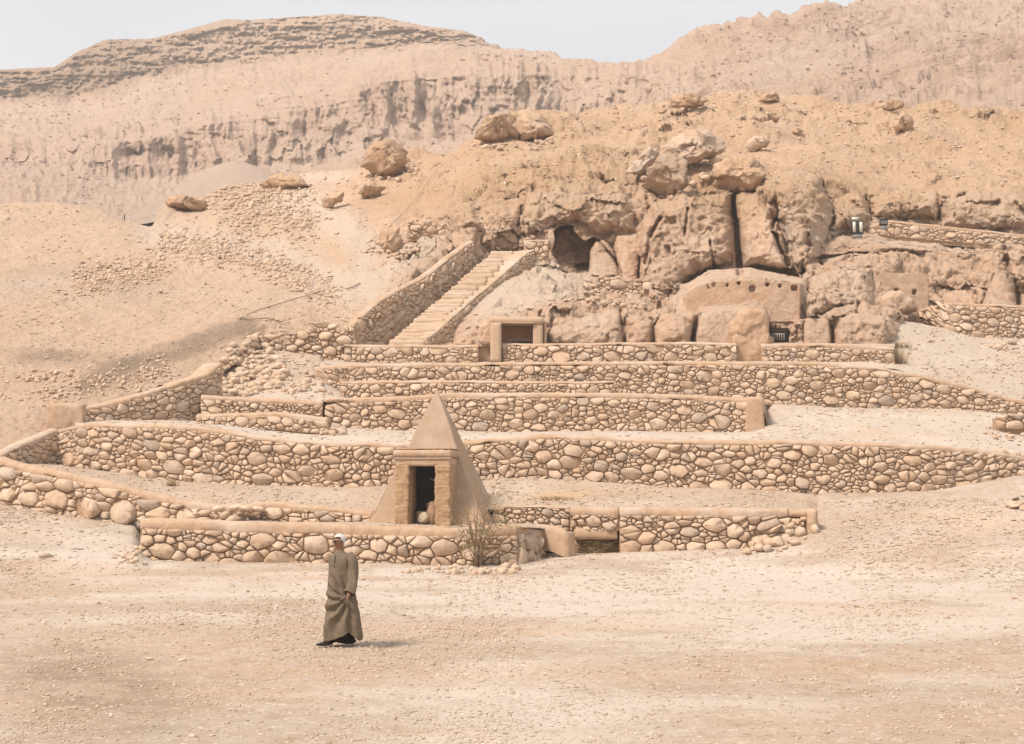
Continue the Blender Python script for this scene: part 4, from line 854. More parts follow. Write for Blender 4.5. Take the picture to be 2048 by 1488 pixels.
def rock(name, label, outline, Y, dep, mat=None, cat='rock', facets=16, amp=.13, f=1.2, p=6.0, seed=0, res=(22, 72), tone=(0, 0, 0), back=.5, lean=0.0, kind=None, parent=None, ftop=True):
    """a real lump behind a traced outline: domed, chipped flat in places and eroded"""
    rr = random.Random(seed + 100); O = np.array(outline, float); c = O.mean(0)
    per = np.concatenate([[0], np.cumsum(np.hypot(*np.diff(np.vstack([O, O[:1]]), axis=0).T))]); n = res[1]
    t = np.linspace(0, per[-1], n, endpoint=False); Oc = np.vstack([O, O[:1]])
    Q = np.column_stack([np.interp(t, per, Oc[:, 0]), np.interp(t, per, Oc[:, 1])])
    if name == 'cliff_block': Y += .35; dep *= .8
    else: sp_ = surf(c[0], O[:, 1].max() - 3, ('hillside',), 6); Y = float(sp_[1]) + .15 * dep; dep *= 1.1
    dl = Q - c; A_ = np.column_stack([Q / 16.0, np.zeros(n) + seed]); Q = c + dl * (1 + (.07 if name == 'cliff_block' else .05) * fbm(A_, 1.0, 4, seed, .7))[:, None]
    C = at(c[0], c[1], Y)
    rings = []; rs_ = np.linspace(0, 1, res[0] + 1)[1:] ** 0.8
    def ring(r, sgn):
        q = c + (Q - c) * r; P = at(q[:, 0], q[:, 1], np.full(n, Y)); off = dep * (1 - r ** p) ** 0.5 * (1 if sgn > 0 else -back)
        P[:, 1] -= off; P[:, 1] += lean * (P[:, 2] - C[2]); return P
    for r in rs_: rings.append(ring(r, 1))
    for r in (0.97, 0.85, 0.6, 0.3): rings.append(ring(r, -1))
    V = np.concatenate([[C - np.array([0, dep, 0])], np.concatenate(rings), [C + np.array([0, dep * back, 0])]])
    Fc = [(0, 1 + (i + 1) % n, 1 + i) for i in range(n)]
    m = len(rings)
    for k in range(m - 1):
        for i in range(n):
            a = 1 + k * n + i; b = 1 + k * n + (i + 1) % n; Fc.append((a, b, b + n, a + n))
    L = len(V) - 1; Fc += [(L, 1 + (m - 1) * n + i, 1 + (m - 1) * n + (i + 1) % n) for i in range(n)]
    X = V - C; sz = np.abs(X).max(0).mean()
    vol = sum(float(np.dot(X[f[0]], np.cross(X[f[i]], X[f[i + 1]]))) for f in Fc for i in range(1, len(f) - 1))
    if vol < 0: Fc = [tuple(f[::-1]) for f in Fc]
    for _ in range(facets):
        nn = np.array([rr.gauss(0, .8), -abs(rr.gauss(.6, .5)), rr.gauss(.25, .7)]); nn /= np.linalg.norm(nn)
        d = X @ nn; mm = d.max() * rr.uniform(*((.50, .86) if name == 'boulder' else (.70, .93))); X = X - nn * (np.maximum(d - mm, 0) * .97)[:, None]
    if cat == 'rock' and facets: 
        X0 = V - C
        for k_ in (0, 2): X[:, k_] *= np.ptp(X0[:, k_]) / np.ptp(X[:, k_]); X[:, k_] += X0[:, k_].min() - X[:, k_].min()
    V = X + C; nr = X / (np.linalg.norm(X, axis=1, keepdims=True) + 1e-6)
    s = amp * sz * (fbm(V, f / sz * 1.2, 5, seed, .6) + .8 * fbm(V, f / sz * .9, 4, seed + 9, .55, ridged=True) + .5 * np.abs(fbm(V, f / sz * 5, 3, seed + 5, .6)))
    s = s * .8 + min(1, sz / 1.0) * (.09 * fbm(V, 1.1, 4, seed + 2, .6, ridged=True) + .085 * fbm(V, 2.6, 3, seed + 3, .65) - .06 * np.maximum(0, fbm(V, 3.0, 2, seed + 4) - .15) * 3)
    s = s * .7 + min(1, sz) * (.24 * cellblock(V, .9 / min(1, sz), seed + 31) + .09 * cellblock(V, 2.6, seed + 32)) * (1 if name == 'boulder' else .25)
    V = V + nr * s[:, None]
    tn = np.tile(np.array(tone, float), (len(V), 1)); z = fbm(V, 1.3, 4, seed); tn[:, 0] = np.clip(tn[:, 0] + .45 * sst(0, .6, z) + 0.0, 0, 1); tn[:, 2] = np.clip(tn[:, 2] + .35 * sst(0, .6, -z), 0, 1)
    b = C.copy(); b[2] = V[:, 2].min()
    o = mesh(name, V, Fc, mat or M_rock, origin=b, tone=tn)
    return setp(o, label, cat, kind='thing')

# loose boulders on the skyline and slope
rock('boulder', 'big rough brown boulder at the left end of the near ridge line', [(723,330),(728,290),(738,280),(775,277),(800,288),(812,305),(805,330),(790,348),(750,352)], 108, 2.2, seed=1, tone=(0,.25,.6), amp=.2, facets=8, p=10)
rock('boulder', 'low brown boulder on the ridge line, left of the tall pale boulder', [(952,272),(965,250),(990,236),(1015,236),(1036,250),(1036,272),(1000,280)], 113, 1.8, seed=2, tone=(0,.2,.6), amp=.18, facets=8)
rock('boulder', 'tall pale boulder standing on the ridge line beside a low brown boulder', [(1030,276),(1032,240),(1045,220),(1070,214),(1098,224),(1104,250),(1098,270),(1065,282)], 110, 1.8, seed=3, tone=(.3,0,.4), amp=.08)
rock('boulder', 'round grey pitted boulder perched on top of the cliff', [(1288,372),(1290,335),(1305,315),(1335,310),(1365,318),(1378,345),(1374,372),(1350,390),(1310,393)], 86, 1.25, seed=4, tone=(.3,.35,0), amp=.10, f=2.6, facets=6)
rock('boulder', 'large leaning slab split along its length, pale top and dark underside, above the pitted boulder', [(1322,318),(1330,297),(1380,270),(1425,262),(1452,268),(1454,290),(1435,310),(1395,330),(1360,334),(1340,325)], 90, 1.5, seed=5, tone=(.4,0,0), amp=.08, facets=5, p=8)
rock('boulder', 'thin pale slab lying left of the pitted boulder', [(1250,345),(1270,325),(1295,300),(1313,296),(1318,318),(1290,346)], 89, .8, seed=6, tone=(.7,0,0), amp=.06, facets=5)
rock('boulder', 'wedge shaped ochre rock leaning right of the pitted boulder', [(1425,345),(1450,318),(1500,310),(1530,330),(1525,355),(1500,380),(1470,378),(1440,365)], 88, 1.4, seed=7, tone=(0,.1,.3))
rock('boulder', 'small upright reddish boulder alone on the right hilltop', [(1788,250),(1795,232),(1812,222),(1828,232),(1828,252),(1812,262)], 112, .8, seed=8, tone=(0,.15,.2), amp=.1)
rock('boulder', 'dark flat-topped rock on the skyline above the cliff', [(1518,200),(1520,188),(1545,184),(1563,190),(1562,203),(1540,206)], 122, .8, seed=9, tone=(0,.15,.5))
rock('boulder', 'brown crumbly outcrop breaking the skyline right of the tall boulder', [(1345,208),(1360,190),(1385,188),(1412,198),(1408,212),(1375,216)], 122, 1.1, seed=10, tone=(0,.15,.5), amp=.2)
rock('boulder', 'crumbly outcrop low on the skyline behind the small upright boulder', [(1755,212),(1770,202),(1800,200),(1806,212),(1780,220)], 124, .9, seed=11, tone=(0,.1,.5), amp=.2)
rock('boulder', 'pale slab lying on the bare slope below the big brown boulder', [(648,412),(655,398),(675,384),(688,386),(684,400),(668,412)], 104, .7, seed=12, tone=(.1,0,.3), facets=4)
rock('boulder', 'low rounded boulder on the slope under the big brown boulder', [(715,388),(725,370),(745,362),(768,368),(770,388),(740,394)], 101, .9, seed=13, tone=(.2,0,.3))
rock('boulder', 'rounded boulder among rubble at the corner of the small dark wall', [(762,492),(765,468),(780,452),(800,452),(808,470),(802,492),(782,503)], 85, .9, seed=14, tone=(.1,0,.3))
rock('boulder', 'crumbling ochre mound on the left slope skyline', [(330,412),(345,398),(370,392),(395,398),(412,412),(380,420)], 108, 1.5, seed=15, tone=(0,.05,.5), amp=.15)
rock('boulder', 'low ochre mound at the crest of the pale slope', [(520,368),(540,352),(570,346),(612,356),(612,370),(560,376)], 117, 1.3, seed=16, tone=(0,.05,.6), amp=.15)
rock('boulder', 'small dark stone on the gravel hilltop above the cliff', [(1584,266),(1590,258),(1602,256),(1608,264),(1596,270)], 106, .4, seed=17, tone=(0,.2,.2), res=(8, 28))
rock('boulder', 'pale angular block right of the split slab', [(1494,292),(1500,275),(1525,268),(1540,280),(1530,296),(1510,300)], 96, .8, seed=18, tone=(.4,0,.1), res=(12, 40))

# cliff masses
rock('cliff_block', 'small wedged rock between the leaning slab and the square shouldered block', [(1532,425),(1535,405),(1550,398),(1560,412),(1556,432),(1542,438)], 83.2, .7, seed=29, res=(12, 40))
rock('cliff_block', 'rock pillar that interrupts the topmost terrace wall', [(1460,732),(1461,690),(1463,640),(1480,622),(1500,618),(1525,622),(1534,640),(1536,690),(1534,732)], 66.8, 1.0, seed=33, p=14, facets=2, amp=.03, tone=(0,0,.2), res=(26, 80))
rock('cliff_block', 'smooth rounded hump in front of the plaster wall with three holes', [(1748,628),(1755,600),(1775,583),(1800,582),(1822,600),(1832,622),(1790,632)], 75.6, .9, seed=39, facets=4, amp=.04, tone=(.2,0,.1), res=(20, 70))
rock('cliff_block', 'small boulder wedged above the dark gap left of the carved rock front', [(1368,612),(1378,600),(1400,604),(1405,618),(1392,630),(1374,624)], 72.5, .6, seed=41, res=(12, 40), tone=(.2,0,0))
rock('cliff_block', 'narrow worn rock buttress filling the gap left of the white portico', [(952,732),(954,690),(958,660),(968,640),(984,640),(986,690),(986,732)], 66.9, .7, seed=47, p=9, facets=3, amp=.05, tone=(.2,0,.1), res=(20, 60))
rock('cliff_block', 'squared corner of rock left of the cave mouth', [(1094,496),(1096,478),(1098,464),(1108,460),(1110,480),(1108,496),(1100,502)], 81.6, .4, seed=45, p=7, facets=3, amp=.05, tone=(.4,0,0), res=(14, 44))

# ------------------------------------------------------------------ worked masonry helpers
def gbox(name, lo, hi, mat, parent=None, fr=None, res=.12, amp=.015, f=2.5, seed=0, rnd=.03, tone=(0, 0, 0), maxn=60, course=0, label=None, cat=None):
    """box with its faces divided finely, softened arrises and worn surface; fr maps local points to the world"""
    lo = np.array(lo, float); hi = np.array(hi, float); d = hi - lo; n = [int(np.clip(round(x / res), 1, maxn)) for x in d]
    V = []; idx = {}; Fc = []
    def vid(i, j, k):
        if (i, j, k) not in idx: idx[(i, j, k)] = len(V); V.append((i / n[0], j / n[1], k / n[2]))
        return idx[(i, j, k)]
    for a, b, c in ((0, 1, 2), (1, 2, 0), (2, 0, 1)):
        for s in (0, n[c]):
            for i in range(n[a]):
                for j in range(n[b]):
                    q = []
                    for di, dj in ((0, 0), (1, 0), (1, 1), (0, 1)):
                        t = [0, 0, 0]; t[a] = i + di; t[b] = j + dj; t[c] = s; q.append(vid(*t))
                    Fc.append(tuple(q if s else q[::-1]))
    V = np.array(V, float); X = lo + V * d; c = (lo + hi) / 2
    e = [np.clip((np.abs(X[:, k] - c[k]) - (d[k] / 2 - rnd)) / rnd, 0, 1) if d[k] > 2 * rnd else np.zeros(len(X)) for k in range(3)]
    for k in range(3):
        oth = np.clip(sum(e[m] for m in range(3) if m != k), 0, 1); X[:, k] -= np.sign(X[:, k] - c[k]) * rnd * .45 * e[k] * oth
    nrm = np.stack([np.sign(X[:, k] - c[k]) * (np.abs(V[:, k] - .5) > .499) for k in range(3)], -1); nrm = nrm / (np.linalg.norm(nrm, axis=1, keepdims=True) + 1e-6)
    X = X + nrm * (amp * (fbm(X, f, 4, seed, .6)))[:, None]
    if course: X = X - nrm * (course * np.abs(np.cos(math.pi * X[:, 2] / .125 + .5 * vnoise(X * 3, 3))) ** 7 * sst(-.5, .2, fbm(X, 2.2, 3, seed + 2)))[:, None]
    if fr is not None: X = fr(X)
    tn = np.tile(np.array(tone, float), (len(X), 1))
    if parent is None:
        o = mesh(name, X, Fc, mat, origin=X.mean(0) * [1, 1, 0] + [0, 0, X[:, 2].min()], tone=tn, smooth=False if res > .5 else True); return setp(o, label, cat, kind='thing')
    return mesh(name, X, Fc, mat, parent, tone=tn)

def tube(pts, r, n=6, taper=1.0):
    P = np.array(pts, float); m = len(P); V = []; T = np.gradient(P, axis=0); T /= np.linalg.norm(T, axis=1, keepdims=True) + 1e-9
    for i in range(m):
        a = np.cross(T[i], [0.3, .1, 1]); a /= np.linalg.norm(a) + 1e-9; b = np.cross(T[i], a); q = r * (1 + (taper - 1) * i / max(1, m - 1))
        for k in range(n):
            an = 2 * math.pi * k / n; V.append(P[i] + q * (math.cos(an) * a + math.sin(an) * b))
    Fc = gridfaces(m, n, True).tolist() + [list(range(n))[::-1], list(range((m - 1) * n, m * n))]
    return np.array(V), Fc

def merge(parts):
    V = []; Fc = []; o = 0
    for v, f in parts: V.append(np.asarray(v)); Fc += [tuple(int(x) + o for x in q) for q in f]; o += len(v)
    return np.concatenate(V), Fc

# ------------------------------------------------------------------ stone stairs
M_step = earth('worn_steps', (0.53, 0.39, 0.27), (0.57, 0.44, 0.32), (0.47, 0.33, 0.22), s=2.5, bump=.5)
NS = 32; zA, zB = float(zat(693, 67.0)), float(zat(509, 80.6))
xl0, xl1 = at(776, 693, 67.0)[0], at(984, 509, 80.6)[0]; xr0, xr1 = at(838, 693, 67.0)[0], at(1024, 509, 80.6)[0]
stairs = empty('stone_stairs', ((xl0 + xr0) / 2, 67, zA), 'long straight flight of worn stone steps climbing between two parapet walls', 'stairs')
rr = random.Random(5)
for i in range(NS):
    t = i / (NS - 1); t2 = (i + 1) / (NS - 1); y = 67.0 + 13.6 * t; z = zA + (zB - zA) * t; dy = 13.6 / (NS - 1); dz = (zB - zA) / (NS - 1)
    gbox('step', (xl0 + (xl1 - xl0) * t - .1, y, z - .35), (xr0 + (xr1 - xr0) * t + rr.uniform(-.1, .15), y + dy * 1.05 + rr.gauss(0, .04), z + dz * .72 + rr.gauss(0, .03)), M_step, stairs, res=.13, amp=.09, f=2.0, seed=i, rnd=.08, tone=(rr.uniform(0, .5), 0, rr.uniform(0, .25)))

# ------------------------------------------------------------------ white portico of the upper tomb
def fr0(X): return X
Yp = 66.6
def WX(u, v=680, Y=Yp): return float(at(u, v, Y)[0])
def WZ(v, Y=Yp): return float(zat(v, Y))
port = empty('tomb_portico', (WX(1035), Yp, WZ(722)), 'pale plastered portico framing a barred reddish opening above the terraces', 'tomb entrance')
gbox('jamb', (WX(981), Yp - .75, WZ(726)), (WX(1003), Yp + 2.0, WZ(648)), M_white, port, res=.15, amp=.012)
gbox('jamb', (WX(1066), Yp, WZ(700)), (WX(1086), Yp + 2.0, WZ(646)), M_white, port, res=.15, amp=.012)
gbox('lintel', (WX(979), Yp - .06, WZ(648) + .003), (WX(1087), Yp + 2.0, WZ(633)), M_white, port, res=.15, amp=.015)
gbox('lintel_shadow_ledge', (WX(988), Yp - .12, WZ(647)), (WX(1070), Yp + .3, WZ(644.5)), M_mud, port, res=.2, amp=.012, rnd=.01)
gbox('side_wing', (WX(1087) + .003, Yp + .35, WZ(700)), (WX(1094), Yp + 2.0, WZ(640)), M_white, port, res=.15, amp=.015)
M_red = earth('red_ochre_plaster', (0.58, 0.30, 0.17), (0.60, 0.36, 0.22), (0.62, 0.42, 0.28), s=2.0, bump=.3)
gbox('back_wall', (WX(990), Yp + 1.55, WZ(705)), (WX(1080), Yp + 1.8, WZ(640)), M_red, port, res=.2, amp=.03)
M_dark = plain('painted_deep_shade', (0.035, 0.025, 0.02), .95, .05)  # near-black colour standing in for deep shade inside openings
M_iron = plain('pale_iron', (0.55, 0.52, 0.48), .6, .4)
gbox('shaft_shade_panel', (WX(1024, 680, 68), Yp + 1.50, WZ(695)), (WX(1066), Yp + 1.56, WZ(676)), M_dark, port, res=.3, amp=.0)  # near-black slab paints the shade of the shaft on the back wall
gr = []
for k in range(9):
    u = 1016 + k * 6; x = WX(u, 680, Yp + .9); gr.append(tube([(x, Yp + .9, WZ(692)), (x, Yp + .9, WZ(675.5))], .014, 5))
for k, g_ in enumerate(gr): mesh('bar', g_[0], g_[1], M_iron, port)
v_, f_ = tube([(WX(1014, 680, 67.5), Yp + .9, WZ(675.5)), (WX(1067, 680, 67.5), Yp + .9, WZ(675.5))], .014, 5); mesh('rail', v_, f_, M_iron, port)

# near-black panel painting the shade of the square rock opening, and its grille
gbox('tomb_shade_panel', (WX(1528, 660, 70), 71.7, WZ(692, 71.7)), (WX(1582, 660, 71.7), 72.0, WZ(655, 71.7)), M_dark, None, res=.4, amp=.05, label='near-black panel painting the shade in the square tomb opening under the carved rock front with socket holes', cat='tomb opening')
op = empty('iron_grille', (WX(1555, 660, 69.5), 69.9, WZ(682, 69.5)), 'small pale grille low inside the dark square tomb opening', 'grille')
for k in range(6):
    x = WX(1545 + k * 4.6, 670, 69.9); v_, f_ = tube([(x, 69.9, WZ(682, 69.9)), (x, 69.9, WZ(668, 69.9))], .012, 5); mesh('bar', v_, f_, M_iron, op)
v_, f_ = tube([(WX(1543, 668, 69.9), 69.9, WZ(668, 69.9)), (WX(1570, 668, 69.9), 69.9, WZ(668, 69.9))], .02, 5); mesh('rail', v_, f_, M_iron, op)
# plaster wall with three square holes
def holed_wall(name, label, u0, u1, vt, vb, Y, th, holes, mat, top=None, cat='wall'):
    us = np.arange(u0, u1 + .1, 2.0); vs = np.arange(vt, vb + .1, 2.0); U, V = np.meshgrid(us, vs); tp = np.interp(us, *zip(*top)) if top else np.full(len(us), vt)
    V = np.maximum(V, tp[None, :]); P = at(U, V, np.full(U.shape, Y)); P[..., 1] += .05 * fbm(P, 1.2, 4, 3)
    dep = np.zeros(U.shape)
    for (hu, hv, hw, hh, sq) in holes:
        m = ((np.abs(U - hu) < hw / 2) & (np.abs(V - hv) < hh / 2)) if sq else (((U - hu) / (hw / 2)) ** 2 + ((V - hv) / (hh / 2)) ** 2 < 1)
        dep = np.maximum(dep, m * .45)
    P[..., 1] += dep; nr, nc = U.shape; F1 = gridfaces(nr, nc)[:, ::-1]; B = P.copy(); B[..., 1] = Y + th; F2 = gridfaces(nr, nc) + nr * nc
    V2 = np.concatenate([P.reshape(-1, 3), B.reshape(-1, 3)]); Fc = F1.tolist() + F2.tolist(); M = nr * nc
    for j in range(nc - 1): Fc.append((j, j + 1, M + j + 1, M + j)); a = (nr - 1) * nc; Fc.append((a + j + 1, a + j, M + a + j, M + a + j + 1))
    for i in range(nr - 1): Fc.append(((i + 1) * nc, i * nc, M + i * nc, M + (i + 1) * nc)); Fc.append((i * nc + nc - 1, (i + 1) * nc + nc - 1, M + (i + 1) * nc + nc - 1, M + i * nc + nc - 1))
    z = fbm(V2, .9, 3, 2); o = mesh(name, V2, Fc, mat, origin=at((u0 + u1) / 2, vb, Y), tone=np.column_stack([0.3 * sst(0, .6, z), 0 * z, .2 * sst(0, .6, -z)])); return setp(o, label, cat, kind='thing')
holed_wall('plaster_wall', 'smooth pale plaster wall with three small square holes set into the rock', 1748, 1858, 540, 632, 77.6, 1.4, [(1762, 579, 9, 8, 1), (1793, 579, 8, 6, 1), (1829, 584, 9, 9, 1)], M_mud, [(1748, 556), (1765, 545), (1850, 547), (1858, 556)])
holes = [(1423, 571, 18, 14, 0), (1505, 577, 12, 12, 0), (1535, 569, 9, 8, 0), (1589, 576, 14, 12, 0), (1560, 572, 7, 6, 0), (1478, 566, 7, 5, 0), (1455, 570, 6, 5, 0)]
holed_wall('carved_facade', 'flat carved face with round socket holes on the wide rock front', 1372, 1600, 560, 645, 72.35, 1.2, holes, M_rock, [(1372, 590), (1395, 572), (1430, 563), (1480, 561), (1600, 566)], cat='carved rock')

# floodlights on the cliff
M_black = plain('black_metal', (0.03, 0.03, 0.032), .45, .4); M_panel = plain('pale_glass', (0.62, 0.60, 0.50), .25, .5, var=.08); M_grey = plain('grey_metal', (0.33, 0.33, 0.33), .5, .4)
def fx(u, v, Y): return at(u, v, Y)
def flood(label, u0, u1, v0, v1, Y, two):
    a = at(u0, v1, Y); b = at(u1, v0, Y); r = empty('floodlight', ((a[0] + b[0]) / 2, Y, a[2]), label, 'floodlight'); w = b[0] - a[0]; h = b[2] - a[2]
    gbox('housing', (a[0], Y, a[2]), (b[0], Y + .22, b[2]), M_black, r, res=.3, amp=0, rnd=.02)
    if two:
        gbox('lens', (a[0] + .1 * w, Y - .02, a[2] + .09 * h), (a[0] + .36 * w, Y - .003, a[2] + .9 * h), M_panel, r, res=.3, amp=0, rnd=.005)
        gbox('lens', (a[0] + .66 * w, Y - .02, a[2] + .09 * h), (a[0] + .92 * w, Y - .003, a[2] + .9 * h), M_panel, r, res=.3, amp=0, rnd=.005)
        gbox('ballast_box', (a[0] + .05 * w, Y + .02, b[2] + .003), (a[0] + .6 * w, Y + .2, b[2] + .28 * h), M_panel, r, res=.3, amp=0)
        gbox('bracket', (a[0] + .62 * w, Y + .05, b[2] + .003), (a[0] + .68 * w, Y + .1, b[2] + .3 * h), M_grey, r, res=.3, amp=0, rnd=.005)
    else:
        gbox('lens', (a[0] + .12 * w, Y - .02, a[2] + .2 * h), (b[0] - .1 * w, Y - .003, b[2] - .12 * h), M_grey, r, res=.3, amp=0, rnd=.005)
        gbox('visor', (a[0], Y - .14, b[2] + .003), (b[0], Y + .05, b[2] + .04), M_black, r, res=.3, amp=0, rnd=.005)
    gbox('foot', (a[0] + .1 * w, Y + .05, a[2] - .25), (a[0] + .9 * w, Y + .17, a[2] - .003), M_grey, r, res=.3, amp=0, rnd=.01)
flood('tall black floodlight unit with two pale panels standing on the pale rock ledge', 1703, 1727, 441, 467, 85.4, True)
flood('small dark floodlight fixed in front of the thin cliff top wall', 1760, 1776, 439, 450, 85.8, False)

# ------------------------------------------------------------------ small pyramid and chapel
ZG = float(zat(1051, 46.3)); PA = 1.84; PHI = math.radians(-8); PC = at(873, 1040, 48.1); PC = np.array([PC[0], 48.1, ZG]); PH = float(zat(779, 48.1)) - ZG
def frp(X):
    X = np.asarray(X, float); c, s = math.cos(PHI), math.sin(PHI)
    return np.stack([PC[0] + X[..., 0] * c - X[..., 1] * s, PC[1] + X[..., 0] * s + X[..., 1] * c, PC[2] + X[..., 2]], -1)
pyr = empty('pyramid', PC, 'small steep mud plastered pyramid rising over its chapel on the lowest terrace', 'pyramid')
def pyr_face(q, notch=None, seed=0):
    n = 44; V = []; Fc = []
    c, s = [(1, 0), (0, 1), (-1, 0), (0, -1)][q]
    ids = {}
    for k in range(n + 1):
        z = -.25 + (PH + .25) * k / n; hw = max(.012, PA * (1 - z / PH))
        for i in range(n + 1):
            x = hw * (2 * i / n - 1); y = -hw
            # rounded arris
            e = abs(2 * i / n - 1); y += .05 * max(0, (e - .93) / .07) ** 2 * min(1, hw)
            X = (c * x - s * y, s * x + c * y, z); ids[(k, i)] = len(V); V.append(X)
    for k in range(n):
        for i in range(n):
            zc = -.25 + (PH + .25) * (k + .5) / n; hw = PA * (1 - zc / PH); xc = hw * (2 * (i + .5) / n - 1)
            if notch and abs(xc) < notch[0] and zc < notch[1]: continue
            Fc.append((ids[(k, i)], ids[(k, i + 1)], ids[(k + 1, i + 1)], ids[(k + 1, i)]))
    V = np.array(V); W_ = frp(V); nrm = V * [1, 1, .4]; nrm /= np.linalg.norm(nrm, axis=1, keepdims=True) + 1e-6
    c2, s2 = math.cos(PHI), math.sin(PHI); nn = np.stack([nrm[:, 0] * c2 - nrm[:, 1] * s2, nrm[:, 0] * s2 + nrm[:, 1] * c2, nrm[:, 2]], -1)
    W_ = W_ + nn * (.045 * fbm(W_, .9, 4, 4) + .018 * fbm(W_, 4, 4, 6, .6))[:, None] * np.clip((PH - V[:, 2]) / .6, .15, 1)[:, None]
    z = fbm(W_, .8, 4, 9); low = 1 - sst(.0, .6, V[:, 2])
    return W_, Fc, np.column_stack([.45 * sst(0, .5, z), .16 * sst(.05, .5, fbm(W_ * [1, 1, .3], 2.2, 4, 12)), .3 * sst(0, .5, -z) + .3 * low])
for q in range(4):
    V_, F_, T_ = pyr_face(q, (.80, 2.2) if q == 0 else None)
    mesh('pyramid_face', V_, F_, M_pyr, pyr, tone=T_)
ch = empty('chapel', frp(np.array([0, -2.2, 0.])), 'square mud brick chapel with a dark doorway projecting from the front of the pyramid', 'chapel')
BH = 2.36; YF = -2.27
kw = dict(parent=ch, fr=frp)
gbox('jamb', (-.87, YF, -.15), (-.437, YF + .42, 1.86), M_brick, res=.035, amp=.065, f=4.5, course=.011, seed=1, **kw)
gbox('jamb', (.375, YF, -.15), (.85, YF + .42, 1.86), M_brick, res=.035, amp=.065, f=4.5, course=.011, seed=2, **kw)
gbox('side_wall', (-.86, YF + .424, -.15), (-.72, -.55, 2.05), M_brick, res=.09, amp=.02, seed=3, **kw)
gbox('side_wall', (.70, YF + .424, -.15), (.84, -.55, 2.05), M_brick, res=.09, amp=.02, seed=4, **kw)
gbox('lintel', (-.865, YF + .006, 1.82), (.845, YF + 1.2, 2.08), M_mud, res=.06, amp=.02, seed=5, **kw)
gbox('reveal', (-.715, YF + .425, -.15), (-.437, YF + 1.25, 1.82), M_mud, res=.07, amp=.02, seed=13, tone=(0, 0, .5), **kw)
gbox('cornice', (-.93, YF - .07, 2.085), (.91, -.5, 2.33), M_mud, res=.06, amp=.022, seed=6, rnd=.07, **kw)
gbox('string_course', (-.91, YF - .045, 2.03), (.89, YF + .35, 2.083), M_mud, res=.06, amp=.008, seed=7, rnd=.02, tone=(.3, 0, 0), **kw)
gbox('roof_crust', (-.90, YF - .03, 2.333), (.88, -.5, 2.36), M_brick, res=.05, amp=.05, f=5, seed=8, rnd=.02, **kw)
gbox('threshold', (-.44, YF + .1, -.12), (.38, YF + 1.6, .0), M_core, res=.15, amp=.02, seed=9, **kw)
gbox('kerb', (.86, YF + .55, -.15), (1.9, YF + .95, .10), M_brick, res=.08, amp=.03, seed=10, rnd=.05, **kw)
gbox('foot_lump', (-.93, YF - .05, -.15), (-.80, YF + .3, .13), M_brick, res=.05, amp=.05, seed=11, rnd=.05, **kw)
gbox('inner_shade_panel', (-.9, -.6, -.1), (.9, -.55, 2.0), M_dark, res=.5, amp=0, **kw)  # near-black sheet paints the darkness of the chapel interior

def lathe(prof, n=24):
    V = []; 
    for r, z in prof:
        for k in range(n): a = 2 * math.pi * k / n; V.append((r * math.cos(a), r * math.sin(a), z))
    return np.array(V), gridfaces(len(prof), n, True).tolist()
M_clay = plain('fired_clay', (0.40, 0.26, 0.17), .85, .15, var=.35, sc=6); M_wood = plain('dry_wood', (0.42, 0.33, 0.22), .85, .15, var=.4, sc=9); M_lime = plain('cut_limestone', (0.55, 0.46, 0.33), .9, .1, var=.2, sc=8)
pb = np.array([.20, YF + .62, .0])
amp_ = empty('storage_jar', frp(pb), 'tall narrow shouldered clay jar standing in the chapel doorway', 'jar')
v_, f_ = lathe([(.0, 0), (.13, .0), (.17, .04), (.215, .18), (.225, .30), (.20, .44), (.155, .56), (.115, .66), (.10, .70), (.105, .73), (.085, .73), (.08, .66), (.0, .6)])
mesh('jar_body', frp(v_ + pb), f_, M_clay, amp_)
for sx in (-1, 1):
    v_, f_ = tube([pb + [sx * .10, -.03, .68], pb + [sx * .17, -.04, .66], pb + [sx * .185, -.04, .60], pb + [sx * .16, -.03, .55]], .016, 6); mesh('handle', frp(v_), f_, M_clay, amp_)
cap0 = np.array([-.19, YF + .42, .06])
cp = empty('carved_block', frp(cap0), 'six-sided pale carved stone block lying tilted inside the chapel doorway', 'carved stone')
v_, f_ = lathe([(.0, 0), (.08, .0), (.17, .13), (.17, .24), (.10, .34), (.0, .34)], 6); c_, s_ = math.cos(.9), math.sin(.9)
v_ = v_ @ np.array([[c_, 0, -s_], [0, 1, 0], [s_, 0, c_]]); v_[:, 2] -= v_[:, 2].min(); o_ = mesh('block_body', frp(v_ + cap0), f_, M_lime, cp, smooth=False)
gbox('prop_board', (-.30, YF + .55, .02), (-.02, YF + .60, .44), M_wood, cp, fr=frp, res=.1, amp=.01, rnd=.01)
br = []
b0 = np.array([.36, YF + .45, 1.36])
for e in ((-.24, 0, .10), (-.10, 0, .16), (-.04, -.02, .20)): br.append(tube([b0, b0 + np.array(e) * .5 + [0, 0, -.02], b0 + np.array(e)], .010, 5, .5))
v_, f_ = merge(br); o_ = mesh('dry_branch', frp(v_), f_, M_iron, origin=frp(b0)); setp(o_, 'pale forked dry twig poking from the right jamb inside the chapel doorway', 'branch', kind='thing')

